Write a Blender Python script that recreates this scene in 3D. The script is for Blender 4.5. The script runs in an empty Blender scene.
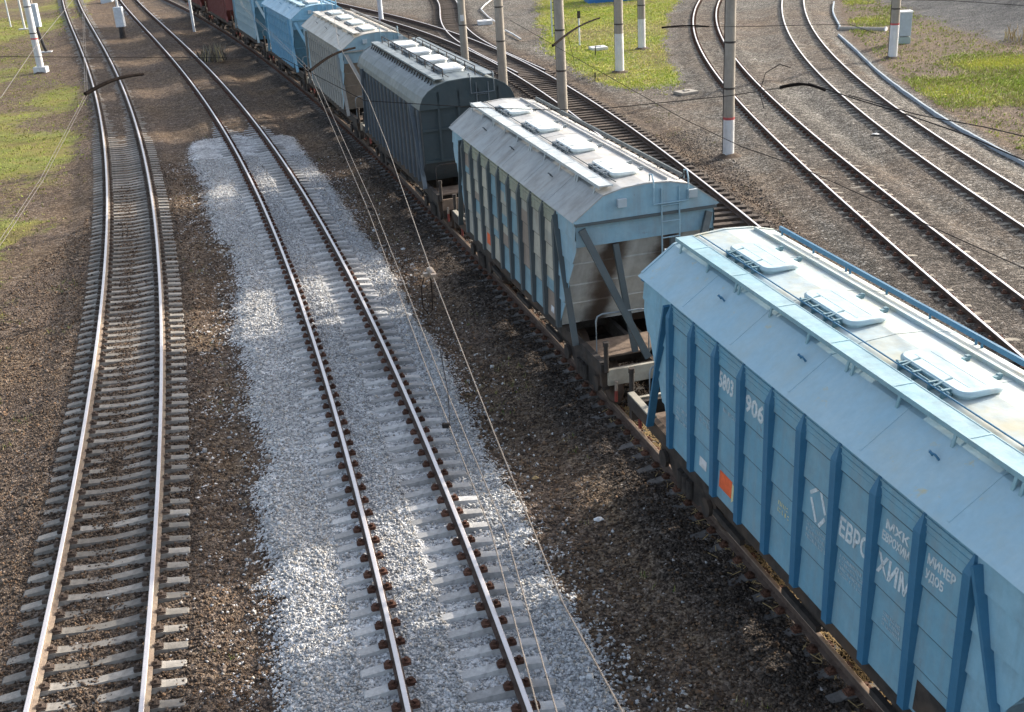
import bpy, bmesh, math, random
import numpy as np
from mathutils import Vector, Matrix
random.seed(7); RNG = np.random.default_rng(11)
PI = math.pi
scn = bpy.context.scene
COL = scn.collection

# ------------------------------------------------------------------ materials
def newmat(name):
    m = bpy.data.materials.new(name); m.use_nodes = True
    nt = m.node_tree; nt.nodes.clear()
    out = nt.nodes.new('ShaderNodeOutputMaterial'); b = nt.nodes.new('ShaderNodeBsdfPrincipled')
    nt.links.new(b.outputs[0], out.inputs[0])
    return m, nt, b
def N(nt, t, **kw):
    n = nt.nodes.new(t)
    for k, v in kw.items():
        if k.startswith('i_'):
            key = k[2:]; key = int(key) if key.isdigit() else key.replace('_', ' ')
            n.inputs[key].default_value = v
        else: setattr(n, k, v)
    return n
def ramp(nt, src, stops, interp='LINEAR'):
    r = nt.nodes.new('ShaderNodeValToRGB'); r.color_ramp.interpolation = interp
    el = r.color_ramp.elements
    while len(el) < len(stops): el.new(0.5)
    for e, (p, c) in zip(el, stops):
        e.position = p; e.color = (c, c, c, 1) if not hasattr(c, '__len__') else (*c, 1)
    nt.links.new(src, r.inputs[0]); return r.outputs[0]
def mix(nt, f, a, b, blend='MIX'):
    m = nt.nodes.new('ShaderNodeMix'); m.data_type = 'RGBA'; m.blend_type = blend
    for inp, v in ((m.inputs['Factor'], f), (m.inputs['A'], a), (m.inputs['B'], b)):
        if isinstance(v, bpy.types.NodeSocket): nt.links.new(v, inp)
        elif hasattr(v, '__len__'): inp.default_value = (*v, 1) if len(v) == 3 else v
        else: inp.default_value = v
    return m.outputs['Result']
def math_(nt, op, a, b=None, clamp=False):
    m = nt.nodes.new('ShaderNodeMath'); m.operation = op; m.use_clamp = clamp
    for i, v in enumerate((a, b)):
        if v is None: continue
        if isinstance(v, bpy.types.NodeSocket): nt.links.new(v, m.inputs[i])
        else: m.inputs[i].default_value = v
    return m.outputs[0]
def noise(nt, vec, scale, detail=4, rough=.55, dist=0):
    n = N(nt, 'ShaderNodeTexNoise', i_Scale=scale, i_Detail=detail, i_Roughness=rough, i_Distortion=dist)
    nt.links.new(vec, n.inputs['Vector']); return n.outputs['Fac']
def mapping(nt, vec, scale=(1, 1, 1), rot=(0, 0, 0)):
    m = N(nt, 'ShaderNodeMapping'); m.inputs['Scale'].default_value = scale; m.inputs['Rotation'].default_value = rot
    nt.links.new(vec, m.inputs['Vector']); return m.outputs[0]
def bump(nt, h, strength, dist, bsdf):
    b = N(nt, 'ShaderNodeBump', i_Strength=strength, i_Distance=dist)
    nt.links.new(h, b.inputs['Height']); nt.links.new(b.outputs[0], bsdf.inputs['Normal'])

def simple(name, col, rough=.7, metal=0., var=.25, scale=6., bmp=.15, tint=None):
    m, nt, b = newmat(name)
    tc = N(nt, 'ShaderNodeTexCoord').outputs['Object']
    n1 = noise(nt, tc, scale, 5, .6); n2 = noise(nt, tc, scale * .23, 3)
    lo = tuple(c * (1 - var) for c in col); hi = tuple(min(1, c * (1 + var)) for c in col)
    c = mix(nt, ramp(nt, n1, [(.3, 0.), (.7, 1.)]), lo, hi)
    c = mix(nt, ramp(nt, n2, [(.45, 0.), (.7, .6)]), c, tint or tuple(x * .7 for x in col))
    nt.links.new(c, b.inputs['Base Color'])
    b.inputs['Specular IOR Level'].default_value = 0. if 'arm' in name or 'cable' in name else .2 if rough > .65 else .5
    b.inputs['Roughness'].default_value = rough; b.inputs['Metallic'].default_value = metal
    if 'sleeper' in name or 'clip' in name:
        oi = N(nt, 'ShaderNodeObjectInfo').outputs['Random']
        c = mix(nt, 1., c, ramp(nt, oi, [(0., .68), (.5, 1.), (1., 1.3)]), 'MULTIPLY')
        st = noise(nt, tc, 2.2, 6, .75, .5); c = mix(nt, ramp(nt, st, [(.5, 0.), (.7, .7)]), c, tuple(x * .42 for x in col))
        nt.links.new(c, b.inputs['Base Color'])
    if bmp: bump(nt, n1, bmp, .02, b)
    return m

def paint(name, col, fade, rust=.25, rustcol=(.13, .06, .03), fade_amt=.5, streak=.5, rough=.55, grime=(.1, .09, .08), grime_amt=.3, patches=None, along=(5.5, 5.5, .35), top=None, soot=None):
    """weathered wagon paint: faded patches, runs of dirt down the panels, rust spots"""
    m, nt, b = newmat(name)
    tc = N(nt, 'ShaderNodeTexCoord').outputs['Object']
    big = noise(nt, tc, .9, 5, .6)
    c = mix(nt, ramp(nt, big, [(.35, 0.), (.72, fade_amt)]), col, fade)
    fine = noise(nt, tc, 9, 6, .65)
    c = mix(nt, ramp(nt, fine, [(.35, .0), (.75, .35)]), c, tuple(x * .72 for x in col))
    if patches:
        vor = N(nt, 'ShaderNodeTexNoise', i_Scale=1.7, i_Detail=2.0)
        nt.links.new(mapping(nt, tc, (1, 1.15, 1.0)), vor.inputs['Vector'])
        for lo, hi, pc in patches:
            f = ramp(nt, vor.outputs['Fac'], [(lo - .015, 0.), (lo + .015, .85), (hi - .015, .85), (hi + .015, 0.)])
            c = mix(nt, f, c, pc)
    st = noise(nt, mapping(nt, tc, along), 1.0, 5, .65)
    c = mix(nt, ramp(nt, st, [(.5, 0.), (.78, streak * .7)]), c, grime)
    st2 = noise(nt, mapping(nt, tc, tuple(v * 2.3 for v in along)), 1.0, 4, .6)
    c = mix(nt, ramp(nt, st2, [(.55, 0.), (.8, fade_amt * .6)]), c, fade)
    rs = noise(nt, tc, 3.3, 8, .72, .4)
    c = mix(nt, ramp(nt, rs, [(.66 - .1 * rust, 0.), (.74 - .08 * rust, min(1, rust * 2.2))]), c, rustcol)
    gr = noise(nt, tc, 2.1, 6, .7)
    c = mix(nt, ramp(nt, gr, [(.45, 0.), (.75, grime_amt)]), c, grime)
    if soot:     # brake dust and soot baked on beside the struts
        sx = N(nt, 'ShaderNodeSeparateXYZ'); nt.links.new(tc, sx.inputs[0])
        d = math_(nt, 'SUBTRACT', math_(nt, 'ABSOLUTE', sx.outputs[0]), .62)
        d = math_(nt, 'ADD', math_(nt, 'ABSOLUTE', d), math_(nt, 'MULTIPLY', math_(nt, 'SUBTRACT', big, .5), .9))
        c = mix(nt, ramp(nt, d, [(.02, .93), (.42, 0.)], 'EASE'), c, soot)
    if top:      # pale dust, bleaching and painted sun glare on the flat crown of the roof
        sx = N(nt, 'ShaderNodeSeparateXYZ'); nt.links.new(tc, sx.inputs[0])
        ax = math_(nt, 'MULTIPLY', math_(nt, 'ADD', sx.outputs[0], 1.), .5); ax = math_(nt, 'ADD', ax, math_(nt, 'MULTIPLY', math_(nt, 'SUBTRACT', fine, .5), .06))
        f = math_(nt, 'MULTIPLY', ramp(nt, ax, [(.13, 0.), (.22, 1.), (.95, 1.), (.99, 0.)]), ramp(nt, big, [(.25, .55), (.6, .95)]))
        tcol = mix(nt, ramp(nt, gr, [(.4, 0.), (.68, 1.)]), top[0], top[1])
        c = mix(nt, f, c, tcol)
    nt.links.new(c, b.inputs['Base Color'])
    r = ramp(nt, gr, [(.3, rough - .08), (.8, rough + .2)])
    nt.links.new(r, b.inputs['Roughness'])
    dent = noise(nt, tc, 2.3, 2, .4)
    bump(nt, math_(nt, 'ADD', math_(nt, 'ADD', big, math_(nt, 'MULTIPLY', dent, 1.4)), math_(nt, 'MULTIPLY', fine, .12)), .4, .05, b)
    return m

M = {}
M['conc'] = simple('sleeper_concrete', (.25, .232, .205), .9, 0, .3, 9, .3, (.17, .15, .13))
M['conc_b'] = simple('clean_sleeper_concrete', (.38, .375, .365), .9, 0, .25, 9, .3, (.28, .27, .25))
M['conc_dirty'] = simple('oily_sleeper_concrete', (.12, .112, .105), .85, 0, .35, 9, .3, (.07, .06, .055))
M['conc_e'] = simple('buff_sleeper_concrete', (.25, .225, .185), .9, 0, .35, 9, .3, (.15, .125, .1))
M['wood'] = simple('creosoted_sleeper_timber', (.07, .055, .045), .85, 0, .5, 7, .5, (.13, .1, .075))
M['rail_side'] = simple('rusty_rail_web', (.085, .058, .046), .8, 0, .35, 14, .2, (.13, .1, .08))
M['rail_side_a'] = simple('dusty_rail_web', (.23, .18, .14), .85, 0, .3, 14, .2, (.33, .29, .22))
M['rail_top'] = simple('polished_rail_head', (.62, .58, .57), .38, .45, .08, 5, 0, (.55, .5, .48))
M['rail_top_c'] = simple('dull_rail_head', (.27, .2, .15), .55, .6, .25, 8, .05, (.2, .13, .09))
M['clip'] = simple('rusty_clip', (.11, .055, .037), .85, 0, .5, 30, .4, (.05, .03, .025))
M['clip_a'] = simple('dusty_clip', (.1, .075, .06), .85, 0, .5, 30, .4, (.17, .13, .1))
M['steel'] = simple('dark_steel', (.045, .042, .042), .7, .2, .4, 8, .2, (.09, .065, .05))
M['frame'] = simple('grimy_underframe_steel', (.045, .04, .037), .75, .1, .4, 5, .25, (.12, .08, .055))
M['deck'] = simple('rusty_deck_plate', (.2, .15, .115), .85, 0, .35, 5, .35, (.12, .075, .05))
M['beam'] = simple('buff_end_beam_paint', (.33, .31, .26), .75, 0, .25, 4, .2, (.18, .14, .1))
M['wheel'] = simple('brown_wheel_steel', (.07, .05, .04), .7, .3, .3, 10, .1, (.12, .08, .06))
M['pole'] = paint('stained_pole_concrete', (.29, .26, .22), (.36, .33, .28), .1, rustcol=(.2, .14, .1), streak=.8, grime=(.13, .115, .1), grime_amt=.4, rough=.8, fade_amt=.5)
M['rail_grey'] = simple('grey_handrail_paint', (.2, .23, .25), .6, 0, .2, 5, .05)
M['white'] = paint('stained_white_paint', (.62, .63, .64), (.5, .5, .48), .12, rustcol=(.35, .27, .2), streak=.7, grime=(.3, .28, .25), grime_amt=.4, rough=.75, fade_amt=.5)
M['red'] = simple('red_band_paint', (.45, .1, .1), .7, 0, .2, 8, .1)
M['cabinet'] = simple('blue_grey_cabinet_paint', (.36, .42, .46), .6, 0, .12, 3, .05, (.3, .33, .34))
M['cabinet_low'] = simple('greenish_cabinet_plinth', (.33, .4, .38), .7, 0, .15, 3, .05)
M['cab_top'] = simple('white_cabinet_roof', (.78, .78, .76), .6, 0, .08, 3, .05)
M['kerb'] = simple('pale_trough_concrete', (.33, .38, .42), .85, 0, .2, 4, .2, (.36, .4, .43))
M['wire'] = simple('weathered_copper_wire', (.14, .12, .105), .5, .3, .2, 20, 0)
M['wire_dark'] = simple('dark_cable', (.03, .028, .028), .7, 0, .3, 20, 0)
M['arm'] = simple('dark_arm_tube', (.016, .013, .012), .7, .1, .4, 10, .1)
M['insul'] = simple('brown_grey_insulator', (.24, .2, .165), .45, 0, .3, 20, .2, (.2, .14, .1))
M['wlet'] = simple('worn_white_stencil', (.56, .6, .61), .8, 0, .3, 22, .1, (.36, .44, .48))
M['flet'] = simple('faint_pale_stencil', (.36, .45, .5), .8, 0, .2, 18, .1, (.25, .36, .42))
M['orange'] = simple('orange_red_paint', (.72, .12, .035), .65, 0, .2, 8, .1)
M['yellow'] = simple('pale_yellow_paint', (.62, .58, .34), .7, 0, .2, 9, .1)
M['rust'] = simple('rust', (.2, .09, .045), .9, 0, .5, 9, .5, (.08, .045, .03))
M['blue_box'] = simple('bright_blue_sheet', (.03, .16, .42), .5, 0, .15, 2, .1)
M['lattice'] = simple('pale_blue_mast_paint', (.5, .55, .6), .6, 0, .12, 5, .1)
M['marker'] = simple('red_white_marker', (.22, .045, .035), .5, 0, .2, 8, .1)
M['soil'] = simple('dark_soil', (.09, .066, .048), .95, 0, .5, 9, .8)
M['straw'] = simple('dry_straw', (.33, .24, .12), .9, 0, .4, 20, .3)

P1 = dict(
    side=paint('pale_blue_wagon_paint', (.13, .31, .42), (.25, .39, .45), .3, rustcol=(.17, .1, .065), fade_amt=.55, streak=.6, grime=(.2, .215, .21), grime_amt=.4),
    post=paint('deep_blue_post_paint', (.026, .135, .25), (.07, .2, .3), .25, fade_amt=.45, streak=.4, grime=(.05, .1, .14), grime_amt=.2),
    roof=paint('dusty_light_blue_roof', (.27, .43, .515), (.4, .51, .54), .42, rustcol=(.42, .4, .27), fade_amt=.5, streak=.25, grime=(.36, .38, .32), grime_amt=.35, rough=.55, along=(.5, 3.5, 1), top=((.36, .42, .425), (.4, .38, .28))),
    end=paint('pale_blue_wagon_end', (.2, .4, .52), (.32, .46, .52), .25, fade_amt=.45, streak=.4),
    slope=paint('blue_slope_sheet', (.12, .24, .33), (.22, .3, .33), .5, streak=.7, grime_amt=.5),
    walk=paint('cyan_walkway_paint', (.2, .36, .42), (.33, .44, .47), .1, fade_amt=.5, grime_amt=.2, rough=.45),
    hatch=paint('pale_hatch_paint', (.33, .47, .52), (.45, .54, .55), .05, fade_amt=.6, grime=(.4, .38, .3), grime_amt=.3, rough=.4))
P2 = dict(
    side=paint('patchy_repainted_side', (.34, .34, .3), (.4, .38, .32), .45, fade_amt=.5, streak=.6, grime=(.16, .12, .09), grime_amt=.5,
               patches=[(.30, .36, (.2, .32, .36))]),
    post=paint('grey_blue_post_paint', (.06, .08, .09), (.095, .11, .112), .3, streak=.4, grime=(.1, .085, .07)),
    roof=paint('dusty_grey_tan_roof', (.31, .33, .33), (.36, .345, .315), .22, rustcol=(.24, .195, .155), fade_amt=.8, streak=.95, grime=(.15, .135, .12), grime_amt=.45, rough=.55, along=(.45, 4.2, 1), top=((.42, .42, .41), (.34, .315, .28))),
    end=paint('light_blue_wagon_end_2', (.2, .36, .46), (.34, .44, .48), .3, fade_amt=.6, streak=.45, grime=(.2, .16, .13), grime_amt=.3),
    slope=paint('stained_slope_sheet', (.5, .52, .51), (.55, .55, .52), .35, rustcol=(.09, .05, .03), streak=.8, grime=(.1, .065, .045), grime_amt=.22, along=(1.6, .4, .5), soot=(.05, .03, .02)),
    walk=paint('grey_walkway_paint', (.4, .45, .47), (.55, .56, .54), .2, fade_amt=.6, grime_amt=.3),
    hatch=paint('white_green_hatch', (.6, .66, .64), (.7, .72, .68), .08, fade_amt=.6, grime_amt=.15, rough=.45))
P3 = dict(
    side=paint('dark_slate_wagon_paint', (.013, .02, .028), (.03, .04, .05), .12, fade_amt=.4, streak=.5, grime=(.04, .04, .045)),
    post=paint('dark_slate_rib_paint', (.07, .092, .115), (.19, .22, .245), .15, fade_amt=.55, streak=.5, grime=(.05, .05, .055)),
    roof=paint('grey_roof_paint', (.115, .145, .155), (.19, .21, .21), .08, fade_amt=.5, streak=.35, grime=(.14, .13, .12), rough=.45),
    end=paint('slate_wagon_end', (.022, .04, .05), (.04, .06, .07), .12, fade_amt=.4, streak=.4, grime=(.04, .045, .05)),
    slope=paint('slate_slope_sheet', (.06, .08, .1), (.1, .12, .13), .4),
    walk=paint('slate_walkway', (.17, .21, .23), (.28, .31, .32), .2),
    hatch=paint('white_hatch_lid', (.74, .76, .75), (.8, .8, .77), .05, grime_amt=.1))
P4 = dict(
    side=paint('dusty_grey_beige_side', (.225, .23, .22), (.29, .28, .25), .35, streak=.8, grime=(.15, .13, .11), grime_amt=.5),
    post=paint('beige_rib', (.25, .255, .25), (.33, .33, .315), .3, streak=.6, grime=(.17, .15, .13)),
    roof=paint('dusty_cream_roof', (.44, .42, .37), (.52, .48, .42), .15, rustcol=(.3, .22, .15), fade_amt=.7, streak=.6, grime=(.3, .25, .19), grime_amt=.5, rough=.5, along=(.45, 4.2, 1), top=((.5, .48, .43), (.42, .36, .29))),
    end=paint('sky_blue_gable', (.2, .33, .41), (.29, .38, .42), .2, grime_amt=.25),
    slope=paint('brown_stained_slope', (.25, .22, .19), (.3, .26, .22), .7, rustcol=(.12, .07, .045), streak=.9),
    walk=paint('cream_walkway', (.5, .48, .43), (.58, .55, .5), .15), hatch=P2['hatch'])
P5 = dict(
    side=paint('bright_blue_wagon_paint', (.075, .23, .38), (.16, .33, .45), .12, streak=.4, grime=(.07, .13, .18)),
    post=paint('bright_blue_rib', (.14, .34, .5), (.26, .43, .54), .1, streak=.3, grime=(.08, .15, .2)),
    roof=paint('blue_roof', (.27, .47, .6), (.42, .55, .62), .08, grime_amt=.2, rough=.45),
    end=paint('blue_gable', (.15, .37, .55), (.25, .43, .56), .1), slope=paint('blue_slope', (.08, .22, .34), (.13, .27, .36), .3),
    walk=paint('blue_walkway', (.35, .5, .58), (.48, .58, .62), .1), hatch=P2['hatch'])
P6 = dict(
    side=paint('pale_grey_blue_side', (.25, .36, .41), (.34, .43, .46), .15, streak=.4, grime=(.17, .2, .22)),
    post=paint('pale_grey_blue_rib', (.3, .41, .46), (.4, .48, .51), .12, streak=.4, grime=(.2, .22, .23)),
    roof=P5['roof'], end=P6e if False else P5['end'], slope=P5['slope'], walk=P5['walk'], hatch=P2['hatch'])
P7 = dict(
    side=paint('oxide_red_wagon_paint', (.13, .035, .035), (.19, .07, .06), .2, streak=.5, grime=(.06, .035, .03)),
    post=paint('oxide_red_rib', (.16, .045, .042), (.22, .09, .075), .2, streak=.4, grime=(.07, .04, .035)),
    roof=paint('oxide_red_roof', (.2, .09, .08), (.27, .16, .13), .2), end=None, slope=None, walk=None, hatch=P2['hatch'])
for k in ('end', 'slope', 'walk'): P7[k] = P7['side']

P1['rack'] = simple('teal_rack_paint', (.12, .22, .26), .6, 0, .25, 9, .1)
P1['seam'] = paint('dark_blue_seam', (.02, .055, .085), (.03, .07, .1), .3)
P2['seam'] = paint('dark_brown_seam', (.05, .04, .032), (.07, .055, .045), .5)
_c = dict(rust=.35, fade_amt=.45, streak=.7, grime=(.13, .1, .075), grime_amt=.4)
P2['cells'] = [paint('repaint_light_blue', (.15, .29, .36), (.25, .34, .36), **_c), paint('repaint_cream', (.43, .41, .34), (.48, .45, .38), **_c),
               paint('repaint_tan', (.25, .2, .165), (.3, .26, .22), **_c), paint('repaint_pale_green', (.27, .29, .225), (.33, .33, .26), **_c)]
# ------------------------------------------------------------------ mesh builder
class MB:
    def __init__(s): s.v = []; s.f = []; s.mi = []; s.sm = []
    def add(s, vs, fs, mi=0, smooth=False):
        o = len(s.v); s.v += [tuple(v) for v in vs]
        for f in fs: s.f.append(tuple(i + o for i in f)); s.mi.append(mi); s.sm.append(smooth)
        return s
    def box(s, x0, x1, y0, y1, z0, z1, mi=0):
        return s.add([(x0, y0, z0), (x1, y0, z0), (x1, y1, z0), (x0, y1, z0), (x0, y0, z1), (x1, y0, z1), (x1, y1, z1), (x0, y1, z1)],
                     [(0, 3, 2, 1), (4, 5, 6, 7), (0, 1, 5, 4), (1, 2, 6, 5), (2, 3, 7, 6), (3, 0, 4, 7)], mi)
    def bar(s, p, q, w, h, up=(0, 0, 1), mi=0, w2=None, h2=None):
        p = Vector(p); q = Vector(q); d = (q - p).normalized(); up = Vector(up)
        a = d.cross(up)
        if a.length < 1e-4: a = d.cross(Vector((0, 1, 0)))
        a.normalize(); b = a.cross(d).normalized(); vs = []
        for c, ww, hh in ((p, w, h), (q, w2 or w, h2 or h)):
            for i, j in ((-1, -1), (1, -1), (1, 1), (-1, 1)): vs.append(c + a * (i * ww / 2) + b * (j * hh / 2))
        return s.add(vs, [(0, 1, 2, 3), (7, 6, 5, 4), (0, 4, 5, 1), (1, 5, 6, 2), (2, 6, 7, 3), (3, 7, 4, 0)], mi)
    def tube(s, pts, r, n=6, mi=0, cap=True):
        pts = [Vector(p) for p in pts]; rs = r if hasattr(r, '__len__') else [r] * len(pts); vs = []
        for i, p in enumerate(pts):
            d = (pts[min(i + 1, len(pts) - 1)] - pts[max(i - 1, 0)]).normalized()
            a = d.cross(Vector((0, 0, 1)))
            if a.length < 1e-3: a = d.cross(Vector((0, 1, 0)))
            a.normalize(); b = a.cross(d)
            for k in range(n): vs.append(p + (a * math.cos(2 * PI * k / n) + b * math.sin(2 * PI * k / n)) * rs[i])
        fs = [(i * n + k, i * n + (k + 1) % n, (i + 1) * n + (k + 1) % n, (i + 1) * n + k) for i in range(len(pts) - 1) for k in range(n)]
        s.add(vs, fs, mi, True)
        if cap: s.add(vs[:n], [tuple(range(n))[::-1]], mi); s.add(vs[-n:], [tuple(range(n))], mi)
        return s
    def prism(s, poly, y0, y1, mi=0, cap_mi=None, axis='y'):
        n = len(poly); f = {'y': lambda a, b, t: (a, t, b), 'x': lambda a, b, t: (t, a, b), 'z': lambda a, b, t: (a, b, t)}[axis]
        vs = [f(a, b, y0) for a, b in poly] + [f(a, b, y1) for a, b in poly]
        s.add(vs, [(i, (i + 1) % n, (i + 1) % n + n, i + n) for i in range(n)], mi)
        c = mi if cap_mi is None else cap_mi
        return s.add(vs, [tuple(range(n))[::-1], tuple(range(n, 2 * n))], c)
    def mesh(s, name, mats, fix=True):
        me = bpy.data.meshes.new(name); me.from_pydata(s.v, [], s.f)
        for m in (mats if isinstance(mats, (list, tuple)) else [mats]): me.materials.append(m)
        me.polygons.foreach_set('material_index', s.mi); me.polygons.foreach_set('use_smooth', s.sm)
        if fix:
            bm = bmesh.new(); bm.from_mesh(me); bmesh.ops.recalc_face_normals(bm, faces=bm.faces); bm.to_mesh(me); bm.free()
        me.update(); return me
    def obj(s, name, mats, parent=None, loc=(0, 0, 0), fix=True): return link(name, s.mesh(name, mats, fix), parent, loc)
def link(name, me, parent=None, loc=(0, 0, 0), rot=(0, 0, 0)):
    o = bpy.data.objects.new(name, me); COL.objects.link(o); o.location = loc; o.rotation_euler = rot
    if parent: o.parent = parent
    return o
def bev(o, w=.01, seg=1):
    m = o.modifiers.new('edge', 'BEVEL'); m.width = w; m.segments = seg; m.limit_method = 'ANGLE'; return o
def tag(o, label, cat, group=None, kind=None):
    o['label'] = label; o['category'] = cat
    if group: o['group'] = group
    if kind: o['kind'] = kind
    return o
def thing(name, label, cat, loc=(0, 0, 0), rz=0, group=None):
    o = bpy.data.objects.new(name, None); COL.objects.link(o); o.empty_display_size = .3
    o.location = loc; o.rotation_euler = (0, 0, rz); return tag(o, label, cat, group)
def structure(o, kind='structure'): o['kind'] = kind; return o

# ------------------------------------------------------------------ track alignments (metres; rail top is z = 0)
class Line:
    def __init__(s, c, lo, hi): s.c = c; s.lo = lo; s.hi = hi; s.d = np.polyder(np.array(c))
    def x(s, y):
        y = np.asarray(y, float); k = np.clip(y, s.lo, s.hi)
        return np.polyval(s.c, k) + (y - k) * np.polyval(s.d, k)
    def dx(s, y): return np.polyval(s.d, np.clip(np.asarray(y, float), s.lo, s.hi))
    def dist(s, x, y):
        sl = s.dx(y); return (x - s.x(y)) / np.sqrt(1 + sl * sl)
    def stations(s, y0, y1, step):
        ys = np.linspace(y0, y1, 6000); xs = s.x(ys); L = np.r_[0, np.cumsum(np.hypot(np.diff(xs), np.diff(ys)))]
        t = np.arange(0, L[-1], step); yy = np.interp(t, L, ys); return np.stack([s.x(yy), yy, np.arctan2(-s.dx(yy), np.ones_like(yy))], -1)
A = Line([7.16484e-06, -0.00212614, -0.166242, -3.82936], 9, 128)
B = Line([7.35883e-06, -0.00218235, -0.15462, 1.30476], 9, 126)
Cc = Line([-7.85210493e-04, -2.32250213e-01, 7.38986103e+00 + .7925 * 1.03], 4, 125)
D = Line([-1.78774e-05, 0.000851985, -0.118062, 10.5278], 28, 98)
E_ = Line([1.66244e-05, -0.000902497, -0.00393091, 12.2328], 22, 92)
F = Line([-1.34605e-07, 3.59054e-05, -0.00108571, -0.0211472, 16.606], 29, 90)
_gx = np.polyfit([56, 62, 68, 74, 84, 92, 105], [3.9, 2.55, 1.15, -.72, -2.35, -3.15, -3.8], 4)
G = Line(list(_gx), 60, 104)

# ------------------------------------------------------------------ ground
def vnoise(x, y, s, seed):
    r = np.random.default_rng(seed); T = r.random((256, 256))
    u = x / s; v = y / s; i = np.floor(u).astype(int); j = np.floor(v).astype(int); a = u - i; b = v - j
    a = a * a * (3 - 2 * a); b = b * b * (3 - 2 * b); g = lambda p, q: T[p % 256, q % 256]
    return (g(i, j) * (1 - a) + g(i + 1, j) * a) * (1 - b) + (g(i, j + 1) * (1 - a) + g(i + 1, j + 1) * a) * b
def sstep(x, a, b):
    t = np.clip((x - a) / (b - a), 0, 1); return t * t * (3 - 2 * t)
BL_Y = [-20, 11, 12.6, 14.7, 17.1, 20.6, 26, 33.5, 44.1, 50, 54]; BL_X = [-3., -3.2, -3.4, -3.9, -4.4, -5.1, -6.5, -8.3, -11.7, -13.4, -14.2]
BR_Y = [-20, 11, 12.2, 15.1, 19.1, 24, 28.5, 36.4, 46.5, 54.8]; BR_X = [2, 1.6, 1.2, .5, -.4, -1.5, -2.6, -4.8, -7.8, -10.3]
KERB = [(25.9, 88.2), (24.2, 82.5), (22.6, 75.4), (22.3, 74.7)]
KERB2 = [(21.5, 71.9), (20.8, 66.5), (19.6, 58.1), (18.9, 50.6), (18.6, 46), (18.55, 42), (18.6, 36), (18.8, 28)]
def zones(x, y):
    dA, dB, dC, dD, dE, dF, dG = (L.dist(x, y) for L in (A, B, Cc, D, E_, F, G))
    n1 = vnoise(x, y, 2.3, 1) - .5; n2 = vnoise(x, y, .55, 2) - .5; n3 = vnoise(x, y, 7.5, 3) - .5; n4 = vnoise(x, y, .2, 4) - .5
    wob = n1 * .5 + n2 * .35
    lx = np.interp(y, BL_Y, BL_X); rx = np.interp(y, BR_Y, BR_X)
    top = 53 + n1 * 3 - 3.5 * np.abs(vnoise(x, y * 0, 1.6, 9) - .5)
    edge = np.where(y < 54, np.minimum(x - lx + wob * .8, rx - x + wob * .4), -9)
    grey = sstep(x - lx + wob * .9, -.55, .25) * sstep(rx - x + wob * .4, -.3, .25) * (1 - sstep(y, top - .8, top + .8))
    spill = sstep(x - lx + 1.3 + wob * 2, -.8, 1.2) * sstep(rx + .7 - x + wob * 2, -.8, 1.0) * (1 - sstep(y, 46, 52)) * .33
    grey = np.maximum(grey, spill * (n4 > .1))
    bedA = 1 - sstep(np.abs(dA) + wob * .2, 1.35, 1.75)
    bedC = 1 - sstep(np.abs(dC) + wob * .5, 1.5, 2.4)
    bedB = 1 - sstep(np.abs(dB) + wob * .3, 1.5, 2.2)
    bedD = np.where(y > 20, 1 - sstep(np.abs(dD + .1) + wob * .3, 1.5, 2.3), 0)
    bedE = 1 - sstep(np.abs(dE) + wob * .3, 1.3, 2.2)
    bedF = 1 - sstep(np.abs(dF) + wob * .3, 1.3, 2.2)
    bedG = np.where(y > 66, 1 - sstep(np.abs(dG) + wob * .3, 1.4, 2.2), 0)
    dark = np.clip(np.maximum.reduce([bedC * 1., bedA * .42, bedB * .3 * (1 - grey), bedD * .85, bedG * .75, bedE * (.36 + .3 * sstep(48 - y, 0, 14)), bedF * .3]), 0, 1)
    # dark band right of D, dark side of E
    dark = np.maximum(dark, .55 * np.exp(-((dD - 2.1) / .5) ** 2) * (y > 30))
    right = sstep(x - D.x(y), 1.5, 3.2) * sstep(y, 10, 18)
    right2 = right * (1 - sstep(x - np.interp(y, [28, 42, 50, 58, 72, 90, 120], [19, 18.8, 19.1, 19.9, 22, 26.5, 33]), -.1, .4)); light = right2 * (.62 + .7 * n3 + .3 * n1) * (1 - bedD)
    light = np.maximum(light, right2 * sstep(x - F.x(y), 1.2, 2) * (1 - sstep(x, 20.5, 22)) * .9)
    sandD = np.exp(-((dD - 1.15) / .3) ** 2) * (y > 30) * (y < 75); dark = dark * (1 - sandD); light = np.maximum(light, sandD * 1.2)
    # meadow patches
    gl = sstep(-(x - np.interp(y, [20, 28, 43, 52, 70, 86, 135], [-12.8, -13.4, -17.0, -18.5, -24.5, -33, -44])) + wob * 3, -.6, 1.6)
    gl *= .52 + .45 * sstep(n3 + .35 * n1, -.25, .1)
    mead = sstep(x - np.interp(y, [54, 60, 66, 74, 84, 110, 130], [8.5, 5.6, 4.6, 3.2, 3.4, 4.2, 5]) + wob * 1.2, -.5, .8) * sstep(E_.x(y) - x + wob, 2.4, 3.2) * sstep(y + wob * 4, 55, 61)
    kx = np.interp(y, [28, 42, 50, 58, 72, 90, 120], [19, 18.8, 19.1, 19.9, 22, 26.5, 33])
    far = sstep(x - kx, .1, .6) * (.3 + .45 * sstep(n3 + .5 * n1, -.15, .2))
    far = np.maximum(far, sstep(x - kx, .5, 1.5) * np.exp(-(((x - 26.5) / 3.6) ** 2 + ((y - 58.5) / 4.5) ** 2)) * (1.15 + .9 * n1))
    grass = np.clip(np.maximum.reduce([gl * .7, mead * (.75 + .4 * n1), far * .9]), 0, 1)
    mound = sstep(x + wob * 2.5, 27.8, 29.6) * sstep(y + wob * 2.5, 63.5, 66.5) * sstep(118 - y, 0, 5) * sstep(75 - x, 0, 8)
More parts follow.
